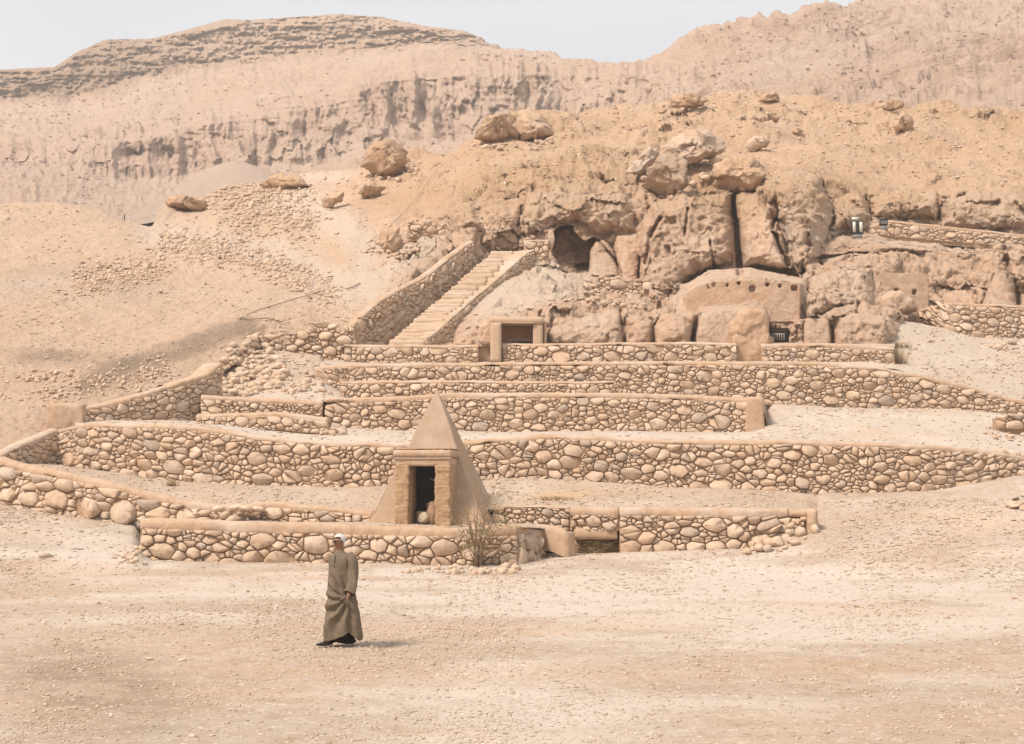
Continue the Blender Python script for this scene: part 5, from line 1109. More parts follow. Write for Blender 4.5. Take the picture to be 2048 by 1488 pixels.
# plain mud walls
def mudwall(label, pts, thick, mat, seed=1, amp=.03, name='mud_wall', cat='mud wall', tone=(0, 0, 0)):
    W = Path(pts); Sg = np.linspace(0, W.L, max(10, int(W.L / .08))); Ht = np.array([W.H(x) for x in Sg]); rows = []
    for dep, k in ((.02, -.2), (.03, 0.0), (.02, .25), (.015, .5), (.01, .75), (0, .93), (-.04, 1.0), (-thick * .5, 1.01), (-thick + .04, 1.0), (-thick, .93), (-thick, -.2)):
        q = W.pt(Sg, Ht * k, dep + 0 * Sg); q = q + amp * np.column_stack([0 * Sg, fbm(q, 1.6, 4, seed), fbm(q, 1.1, 3, seed + 2)]); rows.append(q)
    V = np.concatenate(rows); nc = len(Sg); m = len(rows); Fc = gridfaces(m, nc).tolist() + [[k * nc for k in range(m)], [k * nc + nc - 1 for k in range(m)][::-1]]
    o = mesh(name, V, Fc, mat, origin=W.pt(W.L / 2, 0, 0), tone=np.tile(np.array(tone, float), (len(V), 1))); return setp(o, label, cat, kind='thing')
mudwall('smooth curved mud wing wall right of the leafy shrub, beside the straw-filled opening', [(1040,1049,1098,46.9),(1090,1050,1092,46.7),(1104,1053,1094,46.4),(1122,1060,1103,46.1),(1138,1062,1108,46.0),(1149,1063,1104,46.5)], .35, M_mud, seed=4)
# straw packed opening
gbox('mud_lintel', (WX(1148, 1060, 47.1), 47.02, WZ(1079, 47.05)), (WX(1236, 1060, 47.1), 47.5, WZ(1057, 47.05)), M_mud, None, res=.07, amp=.05, f=2.5, rnd=.08, tone=(0, 0, .3), label='rough mud beam over the straw-filled opening', cat='mud beam')
M_straw = plain('old_straw', (0.40, 0.28, 0.15), .9, .1, var=.5, sc=3)
gbox('recess_back', (WX(1146, 1080, 47.4), 47.45, WZ(1115, 47.4)), (WX(1242, 1080, 47.4), 47.6, WZ(1070, 47.4)), M_core, None, res=.3, amp=.02, label='dark earth at the back of the straw-filled opening', cat='earth bank')
rr = random.Random(8); pp = []
for _ in range(520):
    x = WX(rr.uniform(1150, 1236), 1090, 47.2); z = WZ(rr.uniform(1076, 1106), 47.2); y = rr.uniform(47.12, 47.4); a = rr.gauss(0, .5); L = rr.uniform(.15, .4)
    d = np.array([math.cos(a), rr.uniform(-.2, .2), math.sin(a)]) * L; pp.append(tube([(x, y, z), np.array((x, y, z)) + d * .5 + [0, 0, rr.gauss(0, .02)], np.array((x, y, z)) + d], .008, 3))
v_, f_ = merge(pp); setp(mesh('straw', v_, f_, M_straw), 'loose brown straw packed into the low opening under the mud beam', 'straw', kind='stuff')
# ------------------------------------------------------------------ walking man
PY = 24.0
def pp_(px, py, dy=0.0): return np.array([(px - 1024) / 125.0, PY + dy, (1291 - py) / 125.0])
man0 = pp_(684, 1291)
man = empty('person', man0, 'white-haired man in dark sunglasses walking left in a long olive brown robe, gathering the cloth', 'person')
Lv = np.array([.69, -.72, 0]); Fv = np.array([-.72, -.69, 0])
M_skin = plain('sun_tanned_skin', (0.26, 0.135, 0.085), .6, .3, var=.2); M_hair = plain('white_hair', (0.66, 0.64, 0.61), .8, .2, var=.3, sc=60)
M_robe = plain('olive_cloth', (0.175, 0.135, 0.095), .95, .1, var=.15, sc=7); M_under = plain('black_cloth', (0.018, 0.016, 0.015), .9, .1); M_shoe = plain('black_leather', (0.02, 0.018, 0.017), .45, .4); M_lens = plain('dark_lens', (0.01, 0.01, 0.012), .15, .6)
hc = np.array([(680.0 - 1024) / 125, PY - .02, 1.645])
body_pts = {'pelvis': (man0 + [0.02, 0.02, .93], .10), 'waist': (man0 + [0.01, 0.02, 1.10], .09), 'chest': (man0 + [0.01, 0.02, 1.30], .10), 'neck0': (man0 + [-.005, -.005, 1.44], .07), 'neck': (man0 + [-.015, -.01, 1.52], .055),
    'head0': (hc + [0.005, 0, -.06], .075), 'head': (hc + [0, 0, .02], .098), 'head2': (hc + [0, 0, .06], .085),
    'shL': (man0 + Lv * .12 + [0.02, 0.03, 1.38], .045), 'elL': (pp_(711, 1152, -.12), .035), 'wrL': (pp_(705, 1184, -.26), .028), 'haL': (pp_(702, 1190, -.29), .032),
    'shR': (man0 - Lv * .13 + [0, 0, 1.38], .045), 'elR': (man0 - Lv * .15 + [0, 0, 1.13], .045), 'wrR': (man0 - Lv * .12 + Fv * .1 + [0, 0, .93], .03), 'haR': (man0 - Lv * .12 + Fv * .13 + [0, 0, .86], .035),
    'hiA': (man0 + Lv * .06 + [0, 0, .88], .07), 'knA': (man0 + Lv * .08 + Fv * .09 + [0, 0, .48], .05), 'anA': (pp_(660, 1281, -.10), .036), 'toA': (pp_(648, 1288, -.17), .03),
    'hiB': (man0 - Lv * .09 + [0, 0, .88], .07), 'knB': (man0 - Lv * .08 + Fv * .02 + [0, 0, .48], .06), 'anB': (pp_(706, 1277, .16), .042), 'toB': (pp_(700, 1286, .08), .035)}
body_e = [('pelvis', 'waist'), ('waist', 'chest'), ('chest', 'neck0'), ('neck0', 'neck'), ('neck', 'head0'), ('head0', 'head'), ('head', 'head2'), ('chest', 'shL'), ('shL', 'elL'), ('elL', 'wrL'), ('wrL', 'haL'),
    ('chest', 'shR'), ('shR', 'elR'), ('elR', 'wrR'), ('wrR', 'haR'), ('pelvis', 'hiA'), ('hiA', 'knA'), ('knA', 'anA'), ('anA', 'toA'), ('pelvis', 'hiB'), ('hiB', 'knB'), ('knB', 'anB'), ('anB', 'toB')]
# fingers of both hands curl towards the palm
for side, hand, wr in (('L', 'haL', 'wrL'), ('R', 'haR', 'wrR')):
    h = body_pts[hand][0]; d = h - body_pts[wr][0]; d = d / np.linalg.norm(d); lat = Fv if side == 'R' else np.array([-.5, -.2, -.8]); lat = lat - d * (lat @ d); lat /= np.linalg.norm(lat); pal = np.cross(d, lat)
    for k, (o_, ln) in enumerate(((-.030, .060), (-.010, .072), (.010, .068), (.028, .054))):
        a = h + lat * o_ + d * .02; b = a + d * ln * .5 + pal * .008; c = b + d * ln * .25 + pal * ln * .45
        body_pts[f'{side}{k}a'] = (a, .011); body_pts[f'{side}{k}b'] = (b, .0095); body_pts[f'{side}{k}c'] = (c, .008); body_e += [(hand, f'{side}{k}a'), (f'{side}{k}a', f'{side}{k}b'), (f'{side}{k}b', f'{side}{k}c')]
    a = h - lat * .035 - d * .01; b = a - lat * .018 + d * .03 + pal * .012; body_pts[side + 'ta'] = (a, .012); body_pts[side + 'tb'] = (b, .009); body_e += [(hand, side + 'ta'), (side + 'ta', side + 'tb')]
keys = list(body_pts); me = bpy.data.meshes.new('body_cage'); me.from_pydata([tuple(body_pts[k][0] - man0) for k in keys], [(keys.index(a), keys.index(b)) for a, b in body_e], [])
tmp = bpy.data.objects.new('body_cage', me); col.objects.link(tmp); md = tmp.modifiers.new('s', 'SKIN'); sv = me.skin_vertices[0].data
for i, k in enumerate(keys): sv[i].radius = (body_pts[k][1],) * 2; sv[i].use_root = (k == 'pelvis')
m2 = tmp.modifiers.new('u', 'SUBSURF'); m2.levels = 2; m2.render_levels = 2
bpy.context.view_layer.update(); ev = tmp.evaluated_get(bpy.context.evaluated_depsgraph_get()); bme = bpy.data.meshes.new_from_object(ev)
bpy.data.objects.remove(tmp); bpy.data.meshes.remove(me)
co = np.zeros(len(bme.vertices) * 3); bme.vertices.foreach_get('co', co); co = co.reshape(-1, 3); hl = hc - man0; fh = np.array([-.80, -.60, 0]); lh = np.array([.60, -.80, 0])
q = co - hl; f_ = q @ fh; l_ = q @ lh; z_ = q[:, 2]; hd = z_ > -.12
co += fh * (np.where(hd & (f_ > .03), .028 * np.exp(-(l_ / .016) ** 2 - ((z_ + .02) / .022) ** 2) - .008 * np.exp(-((np.abs(l_) - .035) / .018) ** 2 - ((z_ - .008) / .014) ** 2) + .006 * np.exp(-(l_ / .03) ** 2 - ((z_ + .062) / .008) ** 2) + .012 * np.exp(-(l_ / .03) ** 2 - ((z_ + .095) / .02) ** 2), 0))[:, None]
co -= lh * (np.where(hd, l_ * .16, 0))[:, None]
ear = np.where(hd, .02 * np.exp(-((f_ + .005) / .014) ** 2 - ((z_ + .01) / .026) ** 2) * (np.abs(l_) > .05), 0); co += lh * (np.sign(l_) * ear)[:, None]
bme.vertices.foreach_set('co', co.ravel()); bme.polygons.foreach_set('use_smooth', [True] * len(bme.polygons)); bme.materials.clear(); bme.materials.append(M_skin); bme.name = 'body'; bo = bpy.data.objects.new('body', bme); col.objects.link(bo); bo.parent = man
# hair : short cropped cap
V, Fc = ICO3; keep = []; Vh = V * np.array([.101, .098, .100]); 
loc = lambda X: X[:, 0:1] * fh + X[:, 1:2] * lh + X[:, 2:3] * np.array([0, 0, 1])
Vh = Vh * (1 + .05 * vnoise(V * 9, 4))[:, None] * np.array([1.0, .9, 1.0]); hairline = lambda p: p[2] > (.045 if p[0] > .035 else (-.005 if p[0] > -.01 else -.07))
used = {}; Fh = []
for f in Fc:
    if all(hairline(Vh[i]) for i in f): Fh.append([used.setdefault(i, len(used)) for i in f])
Vs = np.array([Vh[i] for i in used]); mesh('hair', loc(Vs) + hc - fh * .010 + [0, 0, .026], Fh, M_hair, man)
gl = []
for sgn in (-1, 1):
    pts = []; n = 7
    for i in range(n):
        a = sgn * math.radians(7 + 40 * i / (n - 1)); r = .101; hgt = .021 * (1 - .35 * (i / (n - 1)) ** 2)
        for zz in (-hgt, hgt * .8): pts.append(fh * r * math.cos(a) + lh * r * .86 * math.sin(a) + np.array([0, 0, .002 + zz]) + hc)
    V_ = np.array(pts); out_ = (V_ - hc); out_[:, 2] = 0; V2 = V_ + out_ * .06
    nn = len(V_); Fq = [(2 * i, 2 * i + 1, 2 * i + 3, 2 * i + 2) for i in range(n - 1)]; V3 = np.concatenate([V_, V2]); Fq = [q[::-1] for q in Fq] + [tuple(x + nn for x in q) for q in Fq]
    for i in range(n - 1): Fq += [(2 * i, 2 * i + 2, nn + 2 * i + 2, nn + 2 * i), (2 * i + 1, nn + 2 * i + 1, nn + 2 * i + 3, 2 * i + 3)]
    Fq += [(0, nn, nn + 1, 1), (2 * n - 2, 2 * n - 1, nn + 2 * n - 1, nn + 2 * n - 2)]
    gl.append((V3, Fq)); gl.append(tube([fh * .07 + lh * sgn * .075 + hc + [0, 0, .012], fh * .03 + lh * sgn * .094 + hc + [0, 0, .010], -fh * .01 + lh * sgn * .092 + hc], .004, 5))
gl.append(tube([fh * .104 + lh * .012 + hc, fh * .106 + hc + [0, 0, .004], fh * .104 - lh * .012 + hc], .004, 5)); v_, f_ = merge(gl); mesh('sunglasses', v_, f_, M_lens, man)
# robe
RZ = [0.10, .28, .5, .75, .95, 1.15, 1.30, 1.37, 1.42, 1.455, 1.48, 1.51]
RL = [650.5, 651.5, 653.5, 657, 659, 661, 661.5, 662, 664, 669, 673.5, 675]; RR_ = [727, 725, 722, 715, 709, 707, 708, 708, 706, 698, 692, 689]; RD = [.23, .22, .20, .18, .17, .165, .16, .15, .125, .095, .075, .065]
nz_, na = 110, 96; Z0 = np.linspace(0, 1, nz_); TH_ = np.linspace(0, 2 * math.pi, na, endpoint=False); V = []
hx, hz = pp_(700, 1193)[0], .78
for i, t in enumerate(Z0):
    row = []
    for th in TH_:
        cx_, sy_ = math.cos(th), math.sin(th); front = -sy_
        xr = cx_
        hem = .105 + .115 * math.exp(-((xr - .35) / .33) ** 2) * (front > -.2) + .02 * math.sin(th * 3) + (.03 if front < -.2 else 0)
        z = hem + (1.51 - hem) * t; a = np.interp(z, RZ, RL); b = np.interp(z, RZ, RR_); d = np.interp(z, RZ, RD); c = ((a + b) / 2 - 1024) / 125; hw = (b - a) / 250
        pw = .82; X = c + hw * np.sign(cx_) * abs(cx_) ** pw; Yy = d * np.sign(sy_) * abs(sy_) ** pw
        row.append((X, PY + Yy, z))
    V.append(row)
V = np.array(V); nn = V - np.stack([np.broadcast_to(V[..., 0].mean(1, keepdims=True), V.shape[:2]), np.full(V.shape[:2], PY), V[..., 2]], -1); nn /= np.linalg.norm(nn, axis=-1, keepdims=True) + 1e-6
dx, dz = V[..., 0] - hx, V[..., 2] - hz; rr_ = np.hypot(dx, dz); phi = np.arctan2(dz, -dx); low = 1 - sst(.9, 1.25, V[..., 2])
fold = .034 * np.sin(phi * 12 + 2.2 * vnoise(V * 3, 3)) * sst(.03, .25, rr_) * (1 - .4 * sst(.4, .9, rr_)) * low * sst(-.1, .3, -nn[..., 1] + .3)
fold += .016 * np.sin(TH_[None, :] * 7 + 3 * V[..., 2] + 2 * vnoise(V * 2.2, 8)) * (1 - sst(.3, 1.3, V[..., 2])) + .022 * fbm(V * np.array([1, 1, .35]) + np.stack([V[..., 2] * .35, 0 * V[..., 2], 0 * V[..., 2]], -1), 9, 3, 9, .6, ridged=True) * (1 - sst(1.3, 1.48, V[..., 2]))
arc = V[..., 2] - (.60 + .35 * (V[..., 0] - pp_(665, 0)[0]) ** 2 * 4); fold += .008 * np.exp(-(arc / .035) ** 2) * (1 - sst(.0, .12, V[..., 0] - pp_(690, 0)[0])) * (nn[..., 1] < .2) - .014 * np.exp(-((arc + .06) / .03) ** 2) * (1 - sst(.0, .12, V[..., 0] - pp_(690, 0)[0])) * (nn[..., 1] < .2)
fold = fold * (.35 + .65 * sst(.1, .8, np.abs(nn[..., 1]))); V = V + nn * fold[..., None]; robe = mesh('robe', V.reshape(-1, 3), gridfaces(nz_, na, True), M_robe, man)
sm = robe.modifiers.new('t', 'SOLIDIFY'); sm.thickness = .006
# sleeves (thing > robe > sleeve)
def sleeve(pts, rad, nm='sleeve', seed=0):
    P = np.array(pts); t = np.linspace(0, 1, len(P)); tt = np.linspace(0, 1, 26); C = np.column_stack([np.interp(tt, t, P[:, k]) for k in range(3)]); w = np.array([.25, .5, .25])
    for _ in range(4): C[1:-1] = (C[:-2] + 2 * C[1:-1] + C[2:]) / 4
    Rr = np.interp(tt, t, rad); T = np.gradient(C, axis=0); T /= np.linalg.norm(T, axis=1, keepdims=True); V = []; n = 30
    for i in range(26):
        a = np.cross(T[i], [0, 1, .1]); a /= np.linalg.norm(a); b = np.cross(T[i], a)
        for k in range(n):
            an = 2 * math.pi * k / n; p = a * math.cos(an) + b * math.sin(an); q = C[i] + p * Rr[i]; q = q + p * (.010 * math.sin(an * 4 + i * .25 + seed) * tt[i] + .010 * vnoise(np.array([q * 9]), 3 + seed)[0]); V.append(q)
    Fq = gridfaces(26, n, True).tolist() + [list(range(n))[::-1]]; o = mesh(nm, np.array(V), Fq, M_robe, man); o.parent = robe; return o
sleeve([pp_(700, 1112, -.03), pp_(708, 1122, -.08), pp_(711, 1150, -.12), pp_(709, 1172, -.18), pp_(704, 1186, -.24)], [.07, .083, .078, .085, .095])
sleeve([pp_(668, 1114, .05), pp_(666, 1140, .10), pp_(667, 1165, .08), pp_(668, 1180, .02)], [.06, .07, .075, .08], seed=3)
v_, f_ = tube([pp_(675, 1110, -.135), pp_(674, 1122, -.148), pp_(674, 1136, -.158)], .006, 5); o_ = mesh('placket', v_, f_, M_under, man); o_.parent = robe
v_, f_ = tube([pp_(698, 1192, -.30), pp_(690, 1196, -.24), pp_(684, 1201, -.17)], .028, 10, .5); o_ = mesh('gathered_fold', v_ + .006 * vnoise(v_ * 20, 2)[:, None], f_, M_robe, man); o_.parent = robe
# black under-robe and shoes
V = []; 
for i, z in enumerate(np.linspace(.055, .45, 8)):
    for th in np.linspace(0, 2 * math.pi, 40, endpoint=False): c = pp_(684, 0)[0] + .01; V.append((c + .21 * math.cos(th) * (1 + .05 * math.sin(5 * th)), PY + .02 + .13 * math.sin(th) + .012 * math.sin(7 * th), z + .02 * math.sin(th * 2)))
mesh('underskirt', np.array(V), gridfaces(8, 40, True), M_under, man)
for an_, to_ in (('anA', 'toA'), ('anB', 'toB')):
    a, b = body_pts[an_][0], body_pts[to_][0]; d = b - a; d[2] = 0; d /= np.linalg.norm(d); l = np.array([-d[1], d[0], 0]); V, Fc = ICO3; X = V.copy(); X[:, 2] = np.where(X[:, 2] < 0, X[:, 2] * .55, X[:, 2] * (1.0 - .55 * sst(-.4, .6, X[:, 0]))); X[:, 1] *= (1 - .25 * np.abs(X[:, 0] - .2)) 
    S = a + d * .055; S[2] = .045 if an_ == 'anA' else .05; W_ = S + X[:, 0:1] * d * .155 + X[:, 1:2] * l * .055 + X[:, 2:3] * np.array([0, 0, .06]); mesh('shoe', W_, Fc, M_shoe, man)

# ------------------------------------------------------------------ shrub and dry tufts
M_bark = plain('brown_bark', (0.34, 0.225, 0.15), .9, .1, var=.4); M_leaf = plain('olive_leaf', (0.36, 0.29, 0.16), .8, .2, var=.45, sc=14); M_dleaf = plain('yellow_leaf', (0.48, 0.37, 0.21), .8, .2, var=.4, sc=14)
rr = random.Random(21)
def q_(u, v, Y): return at(u, v, Y)
SY = 44.55
shr = empty('shrub', q_(955, 1131, SY), 'thin leafy shrub with bare upright stems growing at the foot of the front wall', 'shrub')
tips = [(916, 975), (958, 973), (996, 958), (930, 1010), (975, 1000), (1000, 1010), (940, 1035), (985, 1030), (925, 1060), (1002, 1050), (965, 1020), (948, 1000), (908, 1040), (1012, 1075)]
ends = []
for k, (tu, tv) in enumerate(tips):
    y1 = SY - .35 + rr.uniform(-.5, .6); b = q_(951 + rr.uniform(-6, 10), 1133, SY + rr.uniform(-.08, .08)); mid = q_(953 + (tu - 953) * .38 + rr.uniform(-4, 4), 1131 + (tv - 1131) * .55, (SY + y1) / 2); e = q_(tu, tv, y1)
    cv = [b * (1 - t) ** 2 + 2 * mid * t * (1 - t) + e * t * t for t in np.linspace(0, 1, 9)]; v_, f_ = tube(cv, .024 if k < 8 else .016, 6, .25); mesh('stem', v_, f_, M_bark, shr)
    for _ in range(5):
        i = rr.randint(3, 7); s = cv[i]; d = np.array([rr.gauss(0, .22), rr.gauss(0, .22), rr.uniform(.1, .35)]); ends.append((s, s + d))
v_, f_ = merge([tube([a, (a + b) / 2 + [0, 0, -.02], b], .008, 4, .5) for a, b in ends]); setp(mesh('twigs', v_, f_, M_bark, shr), kind='stuff')
def leaves(parent, blobs, mat, nm, size=.045, seed=0):
    r2 = random.Random(seed); V = []; Fq = []
    for (u, v, ru, rv, n) in blobs:
        clumps = [(r2.gauss(0, .5), r2.gauss(0, .5), r2.gauss(0, .3)) for _ in range(max(3, n // 14))]
        for _ in range(n):
            c = r2.choice(clumps); p = q_(u + (c[0] + r2.gauss(0, .16)) * ru, v + (c[1] + r2.gauss(0, .16)) * rv, SY + c[2] + r2.gauss(0, .12) - .15)
            a = np.array([r2.gauss(0, 1) for _ in range(3)]); a /= np.linalg.norm(a); b = np.cross(a, [r2.gauss(0, 1) for _ in range(3)]); b /= np.linalg.norm(b); s = size * r2.uniform(.6, 1.3); i = len(V)
            V += [p - a * s, p + b * s * .35, p + a * s, p - b * s * .35]; Fq.append((i, i + 1, i + 2, i + 3))
    return setp(mesh(nm, np.array(V), Fq, mat, parent, smooth=False), kind='stuff')
leaves(shr, [(932, 1080, 26, 28, 260), (975, 1074, 36, 32, 330), (1004, 1050, 18, 24, 130), (950, 1052, 30, 24, 120)], M_leaf, 'leaves', seed=1)
leaves(shr, [(998, 1008, 28, 36, 330), (940, 1040, 26, 20, 90), (1010, 990, 14, 24, 60)], M_dleaf, 'yellow_leaves', .035, seed=2)
M_dry = plain('dry_grass', (0.40, 0.27, 0.14), .9, .1, var=.4, sc=5)
def tuft(label, u, v, wpx, hpx, n, sheets_, seed, mat=M_dry, nm='dry_tuft', Y=None):
    r2 = random.Random(seed); b = surf(u, v, sheets_) if Y is None else q_(u, v, Y); s = b[1] / 3000; pt = []
    for _ in range(n):
        x = r2.gauss(0, .3) * wpx * s; y = r2.gauss(0, .3) * wpx * s * .6; h = hpx * s * r2.uniform(.5, 1.1); l = r2.gauss(0, .35) * h; a = b + [x, y, -.03]
        pt.append(tube([a, a + [l * .4, r2.gauss(0, .1) * h, h * .6], a + [l, r2.gauss(0, .2) * h, h]], .009, 3, .3))
    v_, f_ = merge(pt); return setp(mesh(nm, v_, f_, mat, origin=b), label, 'dry plant', kind='thing')
tuft('small grey dead tuft at the foot of the long wall, far left', 342, 968, 22, 16, 60, ('middle_terrace',), 1)
tuft('low ochre dry bush lying on the terrace right of the pyramid', 1105, 996, 60, 9, 160, ('middle_terrace',), 2)
tuft('dry reddish reeds at the right end of the topmost wall', 1797, 722, 34, 34, 90, ('path_terrace',), 3)
tuft('dry pale brush above the reeds at the end of the topmost wall', 1800, 690, 40, 14, 120, ('path_terrace', 'hillside'), 4)
tuft('withered weeds at the plaster corner of the low right wall', 1622, 1058, 14, 26, 60, ('ground',), 5, Y=47.4)

# ------------------------------------------------------------------ cables on the slope
M_cable = plain('dusty_hose', (0.22, 0.17, 0.13), .8, .2)
def cable(label, pts, r, sheets_=('hillside',), nm='hose'):
    P = []
    for (u0, v0), (u1, v1) in zip(pts[:-1], pts[1:]):
        n = max(2, int(math.hypot(u1 - u0, v1 - v0) / 8))
        for i in range(n): t = i / n; P.append((u0 + (u1 - u0) * t, v0 + (v1 - v0) * t))
    P.append(pts[-1]); W_ = np.array([surf(u, v, sheets_, 6) + [0, -.12, .04] for u, v in P])
    for _ in range(3): W_[1:-1] = (W_[:-2] + 2 * W_[1:-1] + W_[2:]) / 4
    v_, f_ = tube(W_, r, 5); return setp(mesh(nm, v_, f_, M_cable, origin=W_[0]), label, 'hose', kind='thing')
cable('long dark hose lying slantwise on the gravel slope', [(474, 637), (510, 618), (560, 604), (610, 588), (652, 578)], .02)
cable('short curved hose below the long hose on the gravel slope', [(472, 634), (500, 636), (535, 632), (570, 642)], .022)
cable('thin wire running up the hill to the skyline left of the cliff', [(735, 500), (790, 440), (850, 372), (872, 335)], .012, nm='wire')
cable('short dark hose end on the pale path above the stairs', [(688, 575), (706, 574), (722, 562)], .03)

# ------------------------------------------------------------------ rubble, stones and gravel
def pile(label, region, n, s0, s1, sheets_, seed, Y=None, name='rubble_pile', mat=None, lift=.3, fl=.75, cat='rubble', sink=.25):
    r2 = random.Random(seed); us = [p[0] for p in region]; vs = [p[1] for p in region]; poly = region; root = None; k = 0; tries = 0
    while k < n and tries < n * 30:
        tries += 1; u = r2.uniform(min(us), max(us)); v = r2.uniform(min(vs), max(vs))
        if not bool(inpoly(np.array([u]), np.array([v]), poly)[0]): continue
        p = surf(u, v, sheets_, 7) if Y is None else at(u, v, Y); 
        if root is None: root = empty(name, p, label, cat)
        sz = (s0 + (s1 - s0) * r2.random() ** 2) * p[1] / 3000 * .5; V, Fc = rubble(r2, sz, ICO2 if sz * 3000 / p[1] > 6 else ICO1, fl)
        mesh('stone', V + p + [0, -.2 * sz, sz * lift], Fc, mat or M_stone, root, tint=np.tile(np.array(stone_tint(r2)), (len(V), 1))); k += 1
    return root
pile('tumbled rubble slope between the diagonal wall and the ragged wall', [(448, 715), (470, 680), (520, 665), (545, 700), (575, 735), (560, 770), (480, 790), (450, 780)], 230, 9, 24, ('hillside', 'high_terrace'), 1)
pile('scattered stones at the left start of the long sloping terrace wall', [(560, 740), (640, 735), (690, 770), (640, 790), (560, 785)], 55, 8, 20, ('high_terrace',), 2)
pile('loose stones at the left end of the wall behind the pyramid tip', [(630, 845), (650, 810), (690, 815), (690, 862), (640, 868)], 40, 9, 24, ('upper_terrace', 'high_terrace'), 3)
pile('broken pale stones around the end of the low right wall', [(1480, 1108), (1500, 1080), (1560, 1040), (1600, 1045), (1632, 1060), (1610, 1080), (1560, 1098)], 60, 9, 30, ('ground',), 4, lift=.5)
pile('fallen stones half filling the recess under the mud slab', [(1572,1078),(1574,1040),(1612,1038),(1616,1078)], 22, 10, 26, ('ground',), 24, Y=47.1)
pile('little heap of stones at the left corner of the front wall', [(212, 1118), (250, 1100), (285, 1090), (292, 1124), (250, 1122)], 40, 8, 20, ('ground',), 5)
pile('pale stones along the foot of the front wall under the shrub', [(800, 1142), (830, 1128), (900, 1130), (1035, 1124), (1040, 1142), (900, 1146)], 70, 7, 26, ('ground',), 6)
pile('small stones around the boulder beside the dark hillside wall', [(728, 502), (745, 470), (765, 455), (775, 490), (830, 490), (840, 508), (780, 512)], 60, 6, 16, ('hillside',), 7)
pile('narrow spill of stones in the gully right of the leaning slab', [(1570, 500), (1590, 510), (1612, 545), (1640, 560), (1600, 566), (1575, 560)], 50, 6, 16, ('hillside',), 8, Y=81.5)
pile('ring of brown stones on the pale slope below the angled wall', [(1972, 690), (1990, 682), (2030, 682), (2040, 692), (2000, 697)], 18, 9, 20, ('path_terrace',), 9)
pile('grey flat stones stacked at the right edge of the forecourt', [(2012, 1010), (2018, 992), (2060, 985), (2100, 1000), (2100, 1018), (2030, 1018)], 34, 12, 28, ('ground',), 10, fl=.4)
pile('line of loose stones on the dark bank, far left', [(20, 748), (60, 735), (150, 738), (148, 752), (60, 758)], 40, 6, 14, ('hillside',), 11)
pile('stones spilled at the right end of the longest wall', [(1985, 925), (2010, 905), (2060, 915), (2060, 945), (2000, 950)], 40, 10, 26, ('ground', 'upper_terrace'), 12)
pile('stones scattered beside the broken stub wall at the right edge', [(1960, 858), (1990, 845), (2048, 850), (2048, 880), (1990, 872)], 24, 8, 18, ('upper_terrace',), 13)
pile('stones tumbled over the lower lip of the small wall right of the cave mouth', [(1160, 590), (1180, 560), (1200, 560), (1210, 596), (1300, 600), (1300, 612), (1180, 605)], 40, 7, 18, ('hillside',), 14)
pile('rough stones on the terrace below the pyramid, left of the chapel', [(390, 1030), (440, 1018), (520, 1020), (540, 1040), (430, 1046)], 22, 10, 40, ('middle_terrace',), 15, Y=48.0, fl=.5)
pile('crumbled debris around the foot of the big rough ridge boulder', [(715,345),(735,335),(800,330),(830,318),(840,335),(790,360),(720,362)], 45, 5, 16, ('hillside',), 21)
pile('broken rocks packed round the pitted boulder and the leaning slabs', [(1240,350),(1290,385),(1340,400),(1400,372),(1470,385),(1530,375),(1540,340),(1470,300),(1440,320),(1380,345)], 75, 6, 24, ('hillside',), 22)
pile('brown rubble between the two boulders on the ridge line', [(940,285),(960,275),(1030,280),(1105,275),(1120,292),(1030,300)], 45, 5, 16, ('hillside',), 23)
# plaster slab over a small recess at the end of the low right wall
gbox('mud_corner', (WX(1574, 1020, 47.3), 47.0, WZ(1034, 47.2)), (WX(1630, 1020, 47.3), 47.9, WZ(1020, 47.2)), M_mud, None, res=.1, amp=.05, rnd=.08, label='flat mud slab bridging a little recess at the end of the low right wall', cat='mud slab')
gbox('mud_corner', (WX(1612, 1040, 47.2), 46.8, WZ(1078, 47.0)), (WX(1632, 1040, 47.2), 47.6, WZ(1018, 47.0)), M_mud, None, res=.08, amp=.06, rnd=.08, label='crumbling mud pier at the far right end of the low right wall', cat='mud pier')

lone = [(298, 1312, 17, 'pale flat stone left of the man, left one of a pair'), (368, 1316, 19, 'pale flat stone on the forecourt, right one of a pair left of the man'), (155, 1333, 22, 'brown stone on the dark patch of ground, bottom left'),
 (206, 1308, 11, 'reddish stone at the edge of the dark patch of ground'), (384, 1464, 17, 'rounded stone at the bottom edge, left one of two neighbours'), (426, 1465, 13, 'rounded stone at the bottom edge, right one of two neighbours'),
 (1310, 1374, 17, 'dark flat stone alone on the forecourt, lower right of centre'), (724, 1153, 13, 'small grey stone on the ground just right of the man'), (1690, 1137, 11, 'small dark stone on the pale ground near the right tracks'), (2018, 1060, 16, 'dark brick-like stone on the ochre ground at the right edge'),
 (2000, 1017, 10, 'small dark cube of stone left of the grey stacked stones'), (1086, 1266, 13, 'brown stone on the forecourt below the mud wing wall'), (140, 1385, 12, 'small round stone in the middle of the dark patch'), (885, 1186, 10, 'small brown stone between the man and the shrub'),
 (1856, 1187, 12, 'dark stone on the faint track at the right'), (1696, 984, 14, 'dark stone against the foot of the longest wall, right half'), (968, 1356, 14, 'pinkish stone right of the man, low on the forecourt'), (90, 1107, 30, 'flat dark slab on the ground at the left edge below the curved wall')]
for i, (u, v, s, lb) in enumerate(lone):
    r2 = random.Random(300 + i); p = surf(u, v, ('ground',), 8); sz = s * p[1] / 3000 * .5; V, Fc = rubble(r2, sz, ICO2, .5)
    dk = 'dark' in lb or 'brown' in lb; o = mesh('stone', V + p + [0, 0, sz * .15], Fc, M_stone, origin=p, tint=np.tile(np.array([0 if dk else .9, .8 if 'dark' in lb or 'grey' in lb else 0, .5]), (len(V), 1))); setp(o, lb, 'stone', kind='thing')

